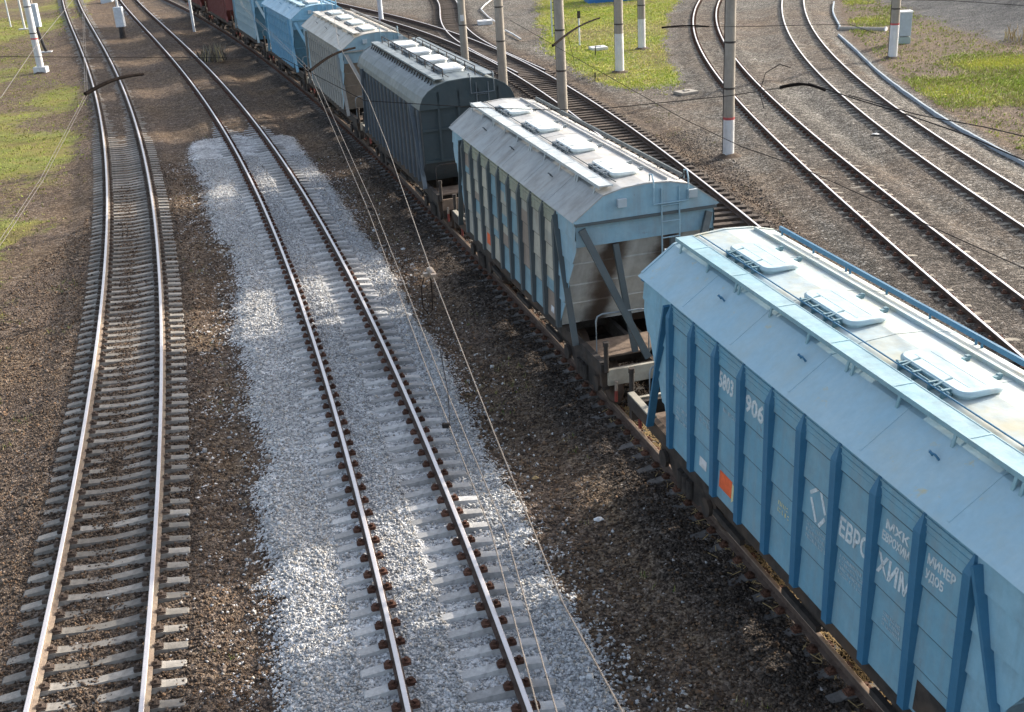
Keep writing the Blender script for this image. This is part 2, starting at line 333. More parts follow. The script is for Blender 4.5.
    return dict(edge=edge, dA=dA, dB=dB, dC=dC, dD=dD, dE=dE, dF=dF, dG=dG, n1=n1, n2=n2, n3=n3, n4=n4, grey=grey, dark=dark, light=np.clip(light, 0, 1), grass=grass * (1 - mound), mound=mound, right=right, far=far, mead=mead, gl=gl, kx=kx)
def height(x, y, q=None):
    q = q or zones(x, y); a = np.abs
    z = -.40 + .05 * q['n1'] + .035 * q['n2'] + .1 * q['n3']
    z = z * (1 - q['right']) + (-.30 + .05 * q['n1'] + .03 * q['n2']) * q['right']
    gb = np.maximum(q['grey'], 0); z = z + gb * (-.225 + .025 * q['n2'] + .03 * q['n1'] - z)
    def bed(d, lvl, w0, w1, z):
        m = 1 - sstep(a(d), w0, w1); return z + m * (lvl - z)
    crib = .022 * q['n2'] + .03 * q['n4']
    u = q['dA']; z = bed(u, -.272 + crib + .02 * np.exp(-((u + .3) / .3) ** 2), 1.45, 2.3, z)
    z = np.where(y > 44, bed(u, -.272 + .05 * sstep(y + 6 * q['n1'], 46, 62) + crib, 1.4, 2.2, z), z)
    u = q['dB']; z = bed(u, -.252 + crib + .05 * np.exp(-((u + .38) / .42) ** 2) - .045 * (u > .05) - .025 * (u < -.9), 1.5, 2.4, z)
    z = np.where(y > 50, bed(u, -.252 + .055 * sstep(y, 52, 57) + crib, 1.4, 2.2, z), z)
    z = bed(q['dC'], -.235 + crib, 1.5, 2.6, z)
    z = np.where(y > 20, bed(q['dD'], -.30 + crib, 1.5, 2.3, z), z)
    z = np.where(y > 66, bed(q['dG'], -.27 + crib, 1.4, 2.2, z), z)
    z = bed(q['dE'], -.175 + crib * 1.1 + .02 * q['n1'], 1.4, 2.3, z)
    z = bed(q['dF'], -.175 + crib * 1.1 + .02 * q['n1'], 1.4, 2.3, z)
    z = z + q['mound'] * (2.6 + 1.6 * q['n3'] + .8 * q['n1']) * sstep(np.minimum(x - 28, y - 63.5), 0, 14)
    z = z - .05 * sstep(x - q['kx'], -1.3, -.2) * (1 - sstep(x - q['kx'], -.2, .1)) * q['right']
    return z
def axis(lo, hi, step, out_lo, out_hi, g=1.11):
    a = list(np.arange(lo, hi, step)); s = step; v = a[-1]
    while v < out_hi: s *= g; v += s; a.append(v)
    s = step; v = lo; b = []
    while v > out_lo: s *= g; v -= s; b.append(v)
    return np.array(b[::-1] + a)
gx = axis(-16, 13, .13, -700, 700, 1.045); gy = axis(9, 44, .13, -120, 900, 1.035)
XX, YY = np.meshgrid(gx, gy); xf = XX.ravel(); yf = YY.ravel(); Z0 = zones(xf, yf); zf = height(xf, yf, Z0)
nx, ny = len(gx), len(gy)
me = bpy.data.meshes.new('ground'); nv = nx * ny
idx = np.arange(nv).reshape(ny, nx)
quads = np.stack([idx[:-1, :-1], idx[:-1, 1:], idx[1:, 1:], idx[1:, :-1]], -1).reshape(-1, 4)
me.vertices.add(nv); me.vertices.foreach_set('co', np.stack([xf, yf, zf], -1).astype('f4').ravel())
me.loops.add(quads.size); me.loops.foreach_set('vertex_index', quads.ravel().astype('i4'))
me.polygons.add(len(quads)); me.polygons.foreach_set('loop_start', np.arange(0, quads.size, 4, dtype='i4'))
me.polygons.foreach_set('use_smooth', np.ones(len(quads), bool)); me.update()
def attr(me, name, r, g, b, a):
    at = me.attributes.new(name, 'FLOAT_COLOR', 'POINT'); at.data.foreach_set('color', np.stack([r, g, b, a], -1).astype('f4').ravel())
attr(me, 'zone', Z0['grey'], Z0['grass'], Z0['dark'], Z0['light'])
attr(me, 'zone_b', Z0['mound'], np.clip(.5 + Z0['n3'] * .9, 0, 1), np.clip(Z0['right'], 0, 1), np.ones(nv))

def ground_mat():
    m, nt, b = newmat('gravel_and_earth'); L = nt.links
    pos = N(nt, 'ShaderNodeNewGeometry').outputs['Position']
    za = N(nt, 'ShaderNodeVertexColor', layer_name='zone'); zb = N(nt, 'ShaderNodeVertexColor', layer_name='zone_b')
    sa = N(nt, 'ShaderNodeSeparateColor'); L.new(za.outputs['Color'], sa.inputs[0])
    sb = N(nt, 'ShaderNodeSeparateColor'); L.new(zb.outputs['Color'], sb.inputs[0])
    grey, grass, dark, light = sa.outputs[0], sa.outputs[1], sa.outputs[2], za.outputs['Alpha']
    mound, patch, right = sb.outputs[0], sb.outputs[1], sb.outputs[2]
    warp = N(nt, 'ShaderNodeTexNoise', i_Scale=9., i_Detail=2.); L.new(pos, warp.inputs['Vector'])
    wv = N(nt, 'ShaderNodeVectorMath', operation='MULTIPLY_ADD'); L.new(warp.outputs['Color'], wv.inputs[0]); wv.inputs[1].default_value = (.06,) * 3; L.new(pos, wv.inputs[2])
    def vor(scale):
        v = N(nt, 'ShaderNodeTexVoronoi', i_Scale=scale, feature='F1'); L.new(wv.outputs[0], v.inputs['Vector'])
        s = N(nt, 'ShaderNodeSeparateColor'); L.new(v.outputs['Color'], s.inputs[0]); return v.outputs['Distance'], s.outputs[0], s.outputs[1]
    d1, r1, t1 = vor(25.); d2, r2, t2 = vor(10.)
    nm = noise(nt, pos, 1.3, 6, .65); nl = noise(nt, pos, .32, 4, .6); nf = noise(nt, pos, 24, 3, .7)
    val = math_(nt, 'ADD', math_(nt, 'MULTIPLY', r1, .62), math_(nt, 'MULTIPLY', r2, .38))
    val = math_(nt, 'ADD', math_(nt, 'MULTIPLY', val, .8), math_(nt, 'MULTIPLY', nf, .2))
    brown = ramp(nt, val, [(.2, (.034, .025, .02)), (.42, (.093, .069, .054)), (.62, (.15, .113, .089)), (.88, (.26, .21, .17))])
    rusty = ramp(nt, val, [(.2, (.03, .02, .014)), (.45, (.108, .073, .046)), (.66, (.19, .135, .087)), (.9, (.31, .24, .165))])
    c = mix(nt, ramp(nt, math_(nt, 'ADD', math_(nt, 'MULTIPLY', t2, .25), math_(nt, 'MULTIPLY', nl, .9)), [(.38, 0.), (.72, 1.)]), brown, rusty)
    gl = ramp(nt, val, [(.22, (.02, .018, .016)), (.42, (.073, .067, .058)), (.6, (.142, .132, .115)), (.86, (.42, .395, .355))])
    c = mix(nt, ramp(nt, math_(nt, 'ADD', light, math_(nt, 'MULTIPLY', math_(nt, 'SUBTRACT', nm, .5), .7)), [(.15, 0.), (.7, .95)]), c, gl)
    dk = ramp(nt, val, [(.2, (.01, .008, .007)), (.5, (.06, .048, .039)), (.72, (.115, .094, .078)), (.93, (.26, .22, .19))])
    c = mix(nt, ramp(nt, math_(nt, 'ADD', dark, math_(nt, 'MULTIPLY', math_(nt, 'SUBTRACT', nm, .5), .5)), [(.15, 0.), (.85, 1.)]), c, dk)
    gv = ramp(nt, val, [(.18, (.16, .16, .16)), (.4, (.41, .41, .41)), (.62, (.57, .57, .565)), (.88, (.72, .715, .705))])
    # sandy tint within the grey ballast between the rails
    gv = mix(nt, ramp(nt, nl, [(.5, 0.), (.75, .35)]), gv, ramp(nt, val, [(.1, (.14, .12, .1)), (.6, (.38, .345, .3)), (.92, (.6, .56, .5))]))
    c = mix(nt, ramp(nt, math_(nt, 'ADD', grey, math_(nt, 'MULTIPLY', math_(nt, 'SUBTRACT', math_(nt, 'ADD', math_(nt, 'MULTIPLY', r1, .7), math_(nt, 'MULTIPLY', r2, .3)), .5), 1.0)), [(.44, 0.), (.56, 1.)]), c, gv)
    md = ramp(nt, math_(nt, 'ADD', math_(nt, 'MULTIPLY', noise(nt, pos, .9, 8, .7), .75), math_(nt, 'MULTIPLY', r2, .3)), [(.25, (.03, .03, .03)), (.55, (.1, .1, .1)), (.85, (.2, .19, .17))])
    c = mix(nt, mound, c, md)
    gn = noise(nt, pos, 3.2, 7, .72); gn2 = noise(nt, pos, .45, 4, .6)
    gcol = ramp(nt, gn2, [(.3, (.2, .165, .055)), (.43, (.29, .29, .045)), (.58, (.2, .29, .03)), (.72, (.33, .3, .065))])
    gcol = mix(nt, ramp(nt, gn, [(.35, 0.), (.7, .8)]), gcol, (.23, .17, .09))
    gcol = mix(nt, ramp(nt, nf, [(.4, 0.), (.7, .5)]), gcol, (.08, .09, .025))
    gf = ramp(nt, math_(nt, 'ADD', grass, math_(nt, 'MULTIPLY', math_(nt, 'SUBTRACT', gn, .5), 1.5)), [(.38, 0.), (.66, .9)])
    c = mix(nt, gf, c, gcol)
    # broad uneven staining of the earth, oil spots
    tone = math_(nt, 'ADD', math_(nt, 'MULTIPLY', noise(nt, pos, 2.6, 6, .7), .6), math_(nt, 'MULTIPLY', noise(nt, pos, .55, 4, .6), .6))
    c = mix(nt, 1., c, ramp(nt, tone, [(.38, .62), (.6, 1.), (.78, 1.25)]), 'MULTIPLY')
    oil = math_(nt, 'ADD', noise(nt, pos, 1.9, 5, .65), math_(nt, 'MULTIPLY', dark, .12))
    c = mix(nt, ramp(nt, oil, [(.66, 0.), (.74, .6)]), c, (.022, .018, .015))
    L.new(c, b.inputs['Base Color']); b.inputs['Roughness'].default_value = .93; b.inputs['Specular IOR Level'].default_value = .15
    h = math_(nt, 'ADD', math_(nt, 'MULTIPLY', math_(nt, 'SUBTRACT', 1., d1), 1.), math_(nt, 'MULTIPLY', math_(nt, 'SUBTRACT', 1., d2), .9))
    h = math_(nt, 'ADD', h, math_(nt, 'MULTIPLY', nf, .5))
    bump(nt, h, .9, .045, b)
    return m
me.materials.append(ground_mat())
structure(link('ground', me))

def hgt(x, y): return float(height(np.array([x], float), np.array([y], float))[0])

# loose stones lying over the ballast and earth (nobody could count them)
def stones(n, region, name, smin, smax, seed, keep):
    r = np.random.default_rng(seed)
    x0, x1, y0, y1 = region
    y = y0 + (y1 - y0) * r.random(n * 6) ** 1.6; x = x0 + (x1 - x0) * r.random(n * 6)
    q = zones(x, y); k = keep(x, y, q, r); x, y = x[k][:n], y[k][:n]; q = {a: b[k][:n] for a, b in q.items()}; n = len(x)
    z = height(x, y, q)
    base = np.array([(i, j, k) for i in (-1, 1) for j in (-1, 1) for k in (-1, 1)], float)
    faces = np.array([(0, 1, 3, 2), (4, 6, 7, 5), (0, 4, 5, 1), (2, 3, 7, 6), (0, 2, 6, 4), (1, 5, 7, 3)])
    V = base[None] * (1 + (r.random((n, 8, 3)) - .5) * .75)
    V *= (smin + (smax - smin) * r.random((n, 1, 1)) ** 2) * (.55 + .6 * r.random((n, 1, 3))) * .5
    ang = r.random((n, 3)) * 2 * PI
    def R(a, i, j):
        m = np.tile(np.eye(3), (n, 1, 1)); m[:, i, i] = np.cos(a); m[:, j, j] = np.cos(a); m[:, i, j] = -np.sin(a); m[:, j, i] = np.sin(a); return m
    RR = R(ang[:, 0], 0, 1) @ R(ang[:, 1], 1, 2) @ R(ang[:, 2], 0, 2)
    V = np.einsum('nij,nkj->nki', RR, V) + np.stack([x, y, z + .008], -1)[:, None]
    me = bpy.data.meshes.new(name); me.vertices.add(n * 8); me.vertices.foreach_set('co', V.astype('f4').ravel())
    F_ = (faces[None] + (np.arange(n) * 8)[:, None, None]).reshape(-1, 4)
    me.loops.add(F_.size); me.loops.foreach_set('vertex_index', F_.ravel().astype('i4'))
    me.polygons.add(len(F_)); me.polygons.foreach_set('loop_start', np.arange(0, F_.size, 4, dtype='i4')); me.update()
    g = q['grey'][:, None]; dk = np.clip(q['dark'], 0, 1)[:, None]; lt = q['light'][:, None]; rv = r.random((n, 1)); rv2 = r.random((n, 1))
    c = np.array([.055, .041, .032]) + rv ** 1.8 * np.array([.19, .148, .115]); c = np.where(rv2 > .7, c * np.array([1.15, .95, .75]), c)
    c = c * (1 - .55 * dk); c = c * (1 - lt) + lt * (np.array([.08, .075, .068]) + rv * np.array([.34, .32, .29]))
    gc = np.array([.25, .25, .25]) + rv * np.array([.42, .42, .41]); gc = np.where(rv2 > .85, gc * np.array([1.02, .93, .82]), gc)
    isg = (g > .3 + .4 * r.random((n, 1))) | (r.random((n, 1)) < .8 * np.exp(np.clip(q['edge'][:, None], -9, 0) / .45)); c = np.where(isg, gc, c)
    col = np.repeat(np.concatenate([c, np.ones((n, 1))], 1), 8, axis=0)
    at = me.attributes.new('tone', 'FLOAT_COLOR', 'POINT'); at.data.foreach_set('color', col.astype('f4').ravel())
    m, nt, b = newmat(name + '_stone'); vc = N(nt, 'ShaderNodeVertexColor', layer_name='tone')
    pos = N(nt, 'ShaderNodeNewGeometry').outputs['Position']; nz = noise(nt, pos, 40, 3)
    nt.links.new(mix(nt, ramp(nt, nz, [(.35, 0.), (.7, .35)]), vc.outputs['Color'], (.05, .045, .04)), b.inputs['Base Color']); b.inputs['Roughness'].default_value = .95; b.inputs['Specular IOR Level'].default_value = .15
    me.materials.append(m)
    o = link(name, me); o['kind'] = 'stuff'; o['label'] = 'fine loose gravel strewn over the ballast and brown earth' if n > 9000 else 'larger stones scattered over the brown earth between the tracks'; o['category'] = 'gravel'; return o
def keep_all(x, y, q, r):
    onrail = np.minimum.reduce([np.abs(np.abs(q[k]) - .7925) for k in ('dA', 'dB', 'dC')]) < .13
    # stones lie thinner on the sleeper ends, thick on the fresh ballast
    p = .35 + .65 * q['grey']; p = np.where(np.abs(q['dA']) < 1.4, .45, p); p = np.where((q['dB'] > .05) & (q['dB'] < 1.35), .28, p); p = np.where((q['dB'] < -.9) & (q['dB'] > -1.35), .35, p)
    return (~onrail) & (r.random(len(x)) < p) & (q['grass'] < .6)
stones(170000, (-15, 9, 9.5, 48), 'loose_gravel', .018, .05, 5, keep_all)

def keep_big(x, y, q, r):
    onrail = np.minimum.reduce([np.abs(np.abs(q[k]) - .7925) for k in ('dA', 'dB', 'dC')]) < .25
    return (~onrail) & (r.random(len(x)) < .15 + .35 * (vnoise(x, y, 1.4, 55) > .62)) & (q['grass'] < .5) & (np.abs(q['dA']) > 1.5) & (np.abs(q['dB']) > 1.5)
stones(1500, (-15, 9, 9.5, 40), 'scattered_stones', .05, .1, 8, keep_big)
# small dry weeds rooted in the earth between the tracks
def yard_weeds():
    r = np.random.default_rng(77); x = -14 + 23 * r.random(60000); y = 10 + 45 * r.random(60000) ** 1.2; q = zones(x, y)
    k = (vnoise(x, y, 1.1, 61) > .76) & (q['grey'] < .1) & (np.abs(q['dA']) > 1.55) & (np.abs(q['dC']) > 1.9) & (r.random(60000) < .18)
    b = MB(); x, y = x[k][:900], y[k][:900]; z = height(x, y)
    for i in range(len(x)):
        for j in range(6):
            a = r.random() * 2 * PI; h = .03 + .1 * r.random() ** 2; l = h * r.normal(0, .7); px, py = x[i] + r.normal(0, .04), y[i] + r.normal(0, .04); c, s = math.cos(a) * .009, math.sin(a) * .009
            b.add([(px - c, py - s, z[i] - .01), (px + c, py + s, z[i] - .01), (px - s * l * 60, py + c * l * 60, z[i] + h)], [(0, 1, 2)], int(r.random() * 3))
    o = b.obj('yard_weeds', [M['gr3'], M['gr5'], M['gr4']], fix=False); o['kind'] = 'stuff'; o['label'] = 'small dry weeds rooted in the brown earth between the tracks'; o['category'] = 'weeds'

# ------------------------------------------------------------------ railway tracks
PROF = [(-.075, -.18), (.075, -.18), (.075, -.168), (.012, -.15), (.009, -.045), (.036, -.034), (.037, -.008), (.028, 0), (-.028, 0), (-.037, -.008), (-.036, -.034), (-.009, -.045), (-.012, -.15), (-.075, -.168)]
def sweep(line, off, y0, y1, step, root):
    st = line.stations(y0, y1, step); n = len(PROF); vs = []; fs = []; mi = []
    for x, y, a in st:
        ca, sa = math.cos(a), math.sin(a)
        for u, z in PROF: vs.append((x + ca * (off + u) - root[0], y + sa * (off + u) - root[1], z - root[2]))
    for i in range(len(st) - 1):
        for k in range(n):
            k2 = (k + 1) % n; fs.append((i * n + k, i * n + k2, (i + 1) * n + k2, (i + 1) * n + k)); mi.append(1 if k in (6, 7, 8) else 0)
    b = MB(); b.v = vs; b.f = fs; b.mi = mi; b.sm = [False] * len(fs); return b
def sleeper_mesh(kind):
    b = MB()
    if kind == 'wood':
        b.box(-1.36, 1.36, -.125, .125, -.36, -.185)
        return b
    us = [-1.35, -1.33, -1.05, -1.0, -.62, -.4, 0, .4, .62, 1.0, 1.05, 1.33, 1.35]
    tz = [-.262, -.245, -.215, -.2, -.2, -.225, -.25, -.225, -.2, -.2, -.215, -.245, -.262]
    tw = [.07, .078, .085, .088, .088, .082, .08, .082, .088, .088, .085, .078, .07]
    vs = []; fs = []
    for u, z, w in zip(us, tz, tw): vs += [(u, -.14, -.42), (u, .14, -.42), (u, .105, z - .06), (u, w, z), (u, -w, z), (u, -.105, z - .06)]
    for i in range(len(us) - 1):
        for k in range(6): fs.append((i * 6 + k, i * 6 + (k + 1) % 6, (i + 1) * 6 + (k + 1) % 6, (i + 1) * 6 + k))
    fs += [tuple(range(6))[::-1], tuple(range(len(vs) - 6, len(vs)))]
    b.add(vs, fs); return b
def fastening_mesh(big=1.):
    b = MB(); b.box(-.19, .19, -.075, .075, -.212, -.186)
    for s in (-1, 1):
        x = s * .125
        b.box(x - .045 * big, x + .045 * big, -.055 * big, .055 * big, -.19, -.15)
        b.box(s * .07, s * .11, -.045, .045, -.17, -.14)
        n = 6; ring = [(x + s * .01 + .03 * big * math.cos(k * PI / 3), .03 * big * math.sin(k * PI / 3)) for k in range(n)]
        b.prism(ring, -.152, -.105, axis='z')
        b.box(x + s * .035, x + s * .075, -.05, .05, -.2, -.165)
    return b
def track(label, line, y0, y1, step, kind, mats, fast=None, rail_mats=None, ind=105, y_ind=None, jitter=.01, lift=0.):
    ry = max(y0, 12); root_loc = (float(line.x(ry)), ry, -.3)
    t = thing('railway_track', label, 'railway track', root_loc)
    rm = rail_mats or [M['rail_side'], M['rail_top']]
    for s in (-1, 1): sweep(line, s * .7925, y0, y1, .8, root_loc).obj('rail', rm, t)
    st = line.stations(y0, y1, step); r = random.Random(hash(label) % 999)
    sm = sleeper_mesh(kind).mesh('sleeper', mats); fm = fastening_mesh(fast[1]).mesh('rail_fastening', fast[0]) if fast else None
    first = next(i for i, s in enumerate(st) if s[1] >= (y_ind if y_ind is not None else y0))
    rest = MB(); tmpl = sleeper_mesh(kind); ftm = MB().box(-.19, -.06, -.06, .06, -.21, -.13).box(.06, .19, -.06, .06, -.21, -.13)
    for i, (x, y, a) in enumerate(st):
        x += r.uniform(-1, 1) * .012; y += r.uniform(-1, 1) * jitter; a2 = a + r.uniform(-1, 1) * .018; dz = lift + r.uniform(-.012, .006)
        if first <= i < first + ind:
            o = link('sleeper', sm, t, (x - root_loc[0], y - root_loc[1], dz - root_loc[2]), (0, 0, a2))
            if fm:
                for s in (-1, 1): link('rail_fastening', fm, o, (s * .7925, 0, 0))
        else:
            ca, sa = math.cos(a2), math.sin(a2)
            if fast:
                for so_ in (-.7925, .7925): rest.add([(x + (u + so_) * ca - v * sa - root_loc[0], y + (u + so_) * sa + v * ca - root_loc[1], w + dz - root_loc[2]) for u, v, w in ftm.v], ftm.f, 1)
            rest.add([(x + u * ca - v * sa - root_loc[0], y + u * sa + v * ca - root_loc[1], w + dz - root_loc[2]) for u, v, w in tmpl.v], tmpl.f)
    if rest.v: rest.obj('distant_sleepers', [mats, fast[0] if fast else mats], t)['kind'] = 'stuff'
    return t
track('leftmost curving track with bright rails and dark ballast between grey sleepers', A, 6, 170, .457, 'conc', M['conc'], (M['clip_a'], 1.), [M['rail_side_a'], M['rail_top']], y_ind=11.6)
track('track on fresh pale grey ballast with brown rail fastenings, left of the train', B, 6, 170, .487, 'conc', M['conc_b'], (M['clip'], 1.15), y_ind=11)
track('track with oily dark ballast that the hopper train stands on', Cc, 2, 150, .49, 'conc', M['conc_dirty'], (M['clip'], 1.), [M['rail_side'], M['rail_top_c']], y_ind=8)
track('track with dark timber sleepers just behind the hopper train', D, -20, 150, .56, 'wood', M['wood'], None, y_ind=30, jitter=.03)
track('gravel choked track right of the red banded pole, with bright narrow rail heads', E_, -20, 130, .56, 'conc', M['conc_e'], (M['clip'], 1.1), y_ind=22, lift=.048)
track('outermost curving track beside the pale concrete kerb', F, -20, 130, .56, 'conc', M['conc_e'], None, y_ind=29, lift=.048)
track('siding diverging towards the horizon from the track behind the train', G, 64, 170, .56, 'wood', M['wood'], None, y_ind=66, jitter=.03)

# ------------------------------------------------------------------ hopper wagons
ROOF_H = [(-1.56, 3.99), (-1.5, 4.035), (-.92, 4.455), (-.5, 4.555), (0, 4.59), (.5, 4.555), (.92, 4.455), (1.5, 4.035), (1.56, 3.99)]
ROOF_T = [(-1.53, 3.8), (-1.5, 3.95), (-1.4, 4.16), (-1.22, 4.34), (-.95, 4.49), (-.6, 4.585), (0, 4.62), (.6, 4.585), (.95, 4.49), (1.22, 4.34), (1.4, 4.16), (1.5, 3.95), (1.53, 3.8)]
def roof_z(prof, x): return float(np.interp(x, [p[0] for p in prof], [p[1] for p in prof]))
WM = {}
def wheelset():
    b = MB(); prof = [(.06, -.72), (.06, -.735), (.42, -.755), (.478, -.74), (.475, -.8), (.505, -.725), (.49, -.715), (.4, -.73), (.2, -.70), (.12, -.66)]
    for s in (-1, 1):
        n = 28; vs = []; rings = [(.1, .66), (.13, .70), (.4, .735), (.5, .735), (.5, .765), (.475, .775), (.47, .86), (.4, .865), (.36, .83), (.16, .82), (.1, .87)]
        for rr, xx in rings:
            for k in range(n): vs.append((s * xx, rr * math.cos(2 * PI * k / n), .475 + rr * math.sin(2 * PI * k / n)))
        fs = [(i * n + k, i * n + (k + 1) % n, (i + 1) * n + (k + 1) % n, (i + 1) * n + k) for i in range(len(rings) - 1) for k in range(n)]
        b.add(vs, fs, 0, True); b.add(vs[-n:], [tuple(range(n))])
    b.tube([(-1.05, 0, .475), (1.05, 0, .475)], .08, 12); return b
def bogie_frame():
    b = MB()
    for s in (-1, 1):
        poly = [(-1.18, .40), (-1.18, .62), (-.85, .66), (-.45, .80), (.45, .80), (.85, .66), (1.18, .62), (1.18, .40), (.75, .42), (.45, .22), (-.45, .22), (-.75, .42)]
        b.prism(poly, s * 1.02 - .07, s * 1.02 + .07, axis='x')
        for yy in (-.925, .925): b.prism([(yy + .17 * math.cos(k * PI / 5), .475 + .17 * math.sin(k * PI / 5)) for k in range(10)], s * 1.1, s * 1.17, axis='x')
        for yy in (-.2, 0, .2): b.tube([(s * 1.11, yy, .26), (s * 1.11, yy, .6)], .075, 10)
    b.box(-1.0, 1.0, -.22, .22, .5, .78); b.box(-.2, .2, -.2, .2, .78, .95); return b
WM['wheelset'] = wheelset().mesh('wheelset', M['wheel']); WM['bogie'] = bogie_frame().mesh('bogie', M['frame'])
def yend_h(z): return 5.08 if z >= 3.38 else 3.86 + (z - 1.4) * (5.08 - 3.86) / (3.38 - 1.4)
def yend_t(z): return 5.06 if z >= 2.15 else 4.3 + (z - 1.4) * (5.06 - 4.3) / .75
def make_body(kind, cells=False):
    b = MB(); yend = yend_h if kind == 'H' else yend_t; brk = 3.38 if kind == 'H' else 2.15
    zs = [3.955, 3.6, 3.07, 2.55, 2.03, 1.4] if kind == 'H' else [3.9, 1.4]
    for s in (-1, 1):
        for a, c in zip(zs[:-1], zs[1:]):
            lv = [a] + ([brk] if c < brk < a else []) + [c]; xa, xc = s * 1.472, s * (1.502 if kind == 'H' else 1.475)
            xz = lambda z: xa + (xc - xa) * (a - z) / (a - c)
            if cells or kind == 'H':
                cr = random.Random(int(a * 100) + (7 if s > 0 else 3)); yb = [(-4.5 + k) * .857 for k in range(10)]
                parts = [(-9, yb[0])] + (list(zip(yb[:-1], yb[1:])) if cells else [(yb[0], yb[-1])]) + [(yb[-1], 9)]
                for y0, y1 in parts:
                    cut = cr.uniform(.3, .7)
                    zz = [a] + [z for z in sorted(set([a - (a - c) * cut] + ([brk] if c < brk < a else [])), reverse=True)] + [c]
                    base = 8 if a > 3.7 else cr.choice((0, 5, 6, 7, 6, 6, 0)); alt = 8 if a > 3.7 else cr.choice((0, 5, 6, 7, base, base))
                    if not cells: base = alt = 0
                    if abs(y0) > 8 or abs(y1) > 8: base = alt = 1
                    for k, (za, zc) in enumerate(zip(zz[:-1], zz[1:])):
                        q = [(xz(za), max(y0, -yend(za)), za), (xz(za), min(y1, yend(za)), za), (xz(zc), min(y1, yend(zc)), zc), (xz(zc), max(y0, -yend(zc)), zc)]
                        if q[0][1] < q[1][1]: b.add(q, [(0, 1, 2, 3)], base if za > a - (a - c) * cut + .01 else alt)
            else:
                vs = [(xz(z), yend(z), z) for z in lv] + [(xz(z), -yend(z), z) for z in lv[::-1]]
                b.add(vs, [tuple(range(len(vs)))], 0)
            if kind == 'H':      # dark seam strip under the lip, and rolled ridges in the top plate
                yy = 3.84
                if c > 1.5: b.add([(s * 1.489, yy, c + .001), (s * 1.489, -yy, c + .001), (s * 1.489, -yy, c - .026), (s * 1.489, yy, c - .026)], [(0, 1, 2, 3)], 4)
                if a > 3.7:
                    for zr in (3.72, 3.8, 3.88): b.box(*sorted((s * 1.47, s * 1.497)), -3.86, 3.86, zr - .008, zr + .008, 8 if cells else 0)
            # folded lip under each plate
            b.add([(xc, yend(c), c), (xc, -yend(c), c), (s * 1.465, -yend(c), c - .004), (s * 1.465, yend(c), c - .004)], [(0, 1, 2, 3)], 0)
    for s in (-1, 1):
        if kind == 'H':
            b.box(-1.47, 1.47, min(s * 5.0, s * 5.06), max(s * 5.0, s * 5.06), 3.45, 3.955, 1)
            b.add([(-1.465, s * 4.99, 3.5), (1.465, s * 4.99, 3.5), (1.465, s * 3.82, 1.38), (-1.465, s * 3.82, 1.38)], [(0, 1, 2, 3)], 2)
            for zz in (3.0, 2.45, 1.95):
                y = s * (3.82 + (zz - 1.38) * (4.99 - 3.82) / 2.12); b.box(-1.45, 1.45, y - .012, y + .022, zz - .015, zz + .015, 2)
            b.box(-1.5, 1.5, min(s * 5.065, s * 5.17), max(s * 5.065, s * 5.17), 3.9, 3.955, 3)
        else:
            b.add([(-1.47, s * 5.05, 3.9), (1.47, s * 5.05, 3.9), (1.47, s * 5.05, 2.15), (-1.47, s * 5.05, 2.15)], [(0, 1, 2, 3)], 1)
            b.add([(-1.47, s * 5.05, 2.15), (1.47, s * 5.05, 2.15), (1.47, s * 4.25, 1.4), (-1.47, s * 4.25, 1.4)], [(0, 1, 2, 3)], 2)
            b.box(-1.46, 1.46, min(s * 5.06, s * 5.12), max(s * 5.06, s * 5.12), 3.12, 3.2, 1); b.box(-1.46, 1.46, min(s * 5.06, s * 5.1), max(s * 5.06, s * 5.1), 2.14, 2.22, 1)
            for xx in (-.92, -.28, .35, .98): b.box(xx - .035, xx + .035, min(s * 5.12, s * 5.15), max(s * 5.12, s * 5.15), 2.2, 4.3, 1)
    b.add([(-1.46, -3.84, 1.385), (1.46, -3.84, 1.385), (1.46, 3.84, 1.385), (-1.46, 3.84, 1.385)], [(0, 1, 2, 3)], 2)
    return b
def make_roof(kind):
    b = MB(); prof = ROOF_H if kind == 'H' else ROOF_T
    zb = 3.96 if kind == 'H' else 3.79; L = 5.15
    poly = prof + [(1.5, zb), (-1.5, zb)]
    n = len(poly); vs = [(x, -L, z) for x, z in poly] + [(x, L, z) for x, z in poly]
    b.add(vs, [(i, i + 1, i + 1 + n, i + n) for i in range(len(prof) - 1)], 0)
    b.add(vs, [(i, (i + 1) % n, (i + 1) % n + n, i + n) for i in range(len(prof) - 1, n)], 1)
    b.add(vs, [tuple(range(n))[::-1], tuple(range(n, 2 * n))], 1)
    # arched end rims and plate seams standing a few millimetres proud
    ys = [-5.13, 5.13] + ([-3.4, -1.72, 0, 1.72, 3.4] if kind == 'H' else [-2.5, 0, 2.5])
    for yy in ys:
        w = .03 if abs(yy) > 5 else .02; h = .016 if abs(yy) > 5 else .006
        for (x0, z0), (x1, z1) in zip(prof[:-1], prof[1:]):
            if abs(x0) > 1.53 or abs(x1) > 1.53: continue
            b.add([(x0, yy - w, z0 + h), (x1, yy - w, z1 + h), (x1, yy + w, z1 + h), (x0, yy + w, z0 + h), (x0, yy - w, z0 - .01), (x1, yy - w, z1 - .01), (x1, yy + w, z1 - .01), (x0, yy + w, z0 - .01)],
                  [(0, 1, 2, 3), (0, 4, 5, 1), (2, 6, 7, 3), (1, 5, 6, 2), (3, 7, 4, 0)], 0)
    if kind == 'H':
        b.box(.49 - .012, .49 + .012, -5.0, 5.0, 4.545, 4.61, 0)
    return b
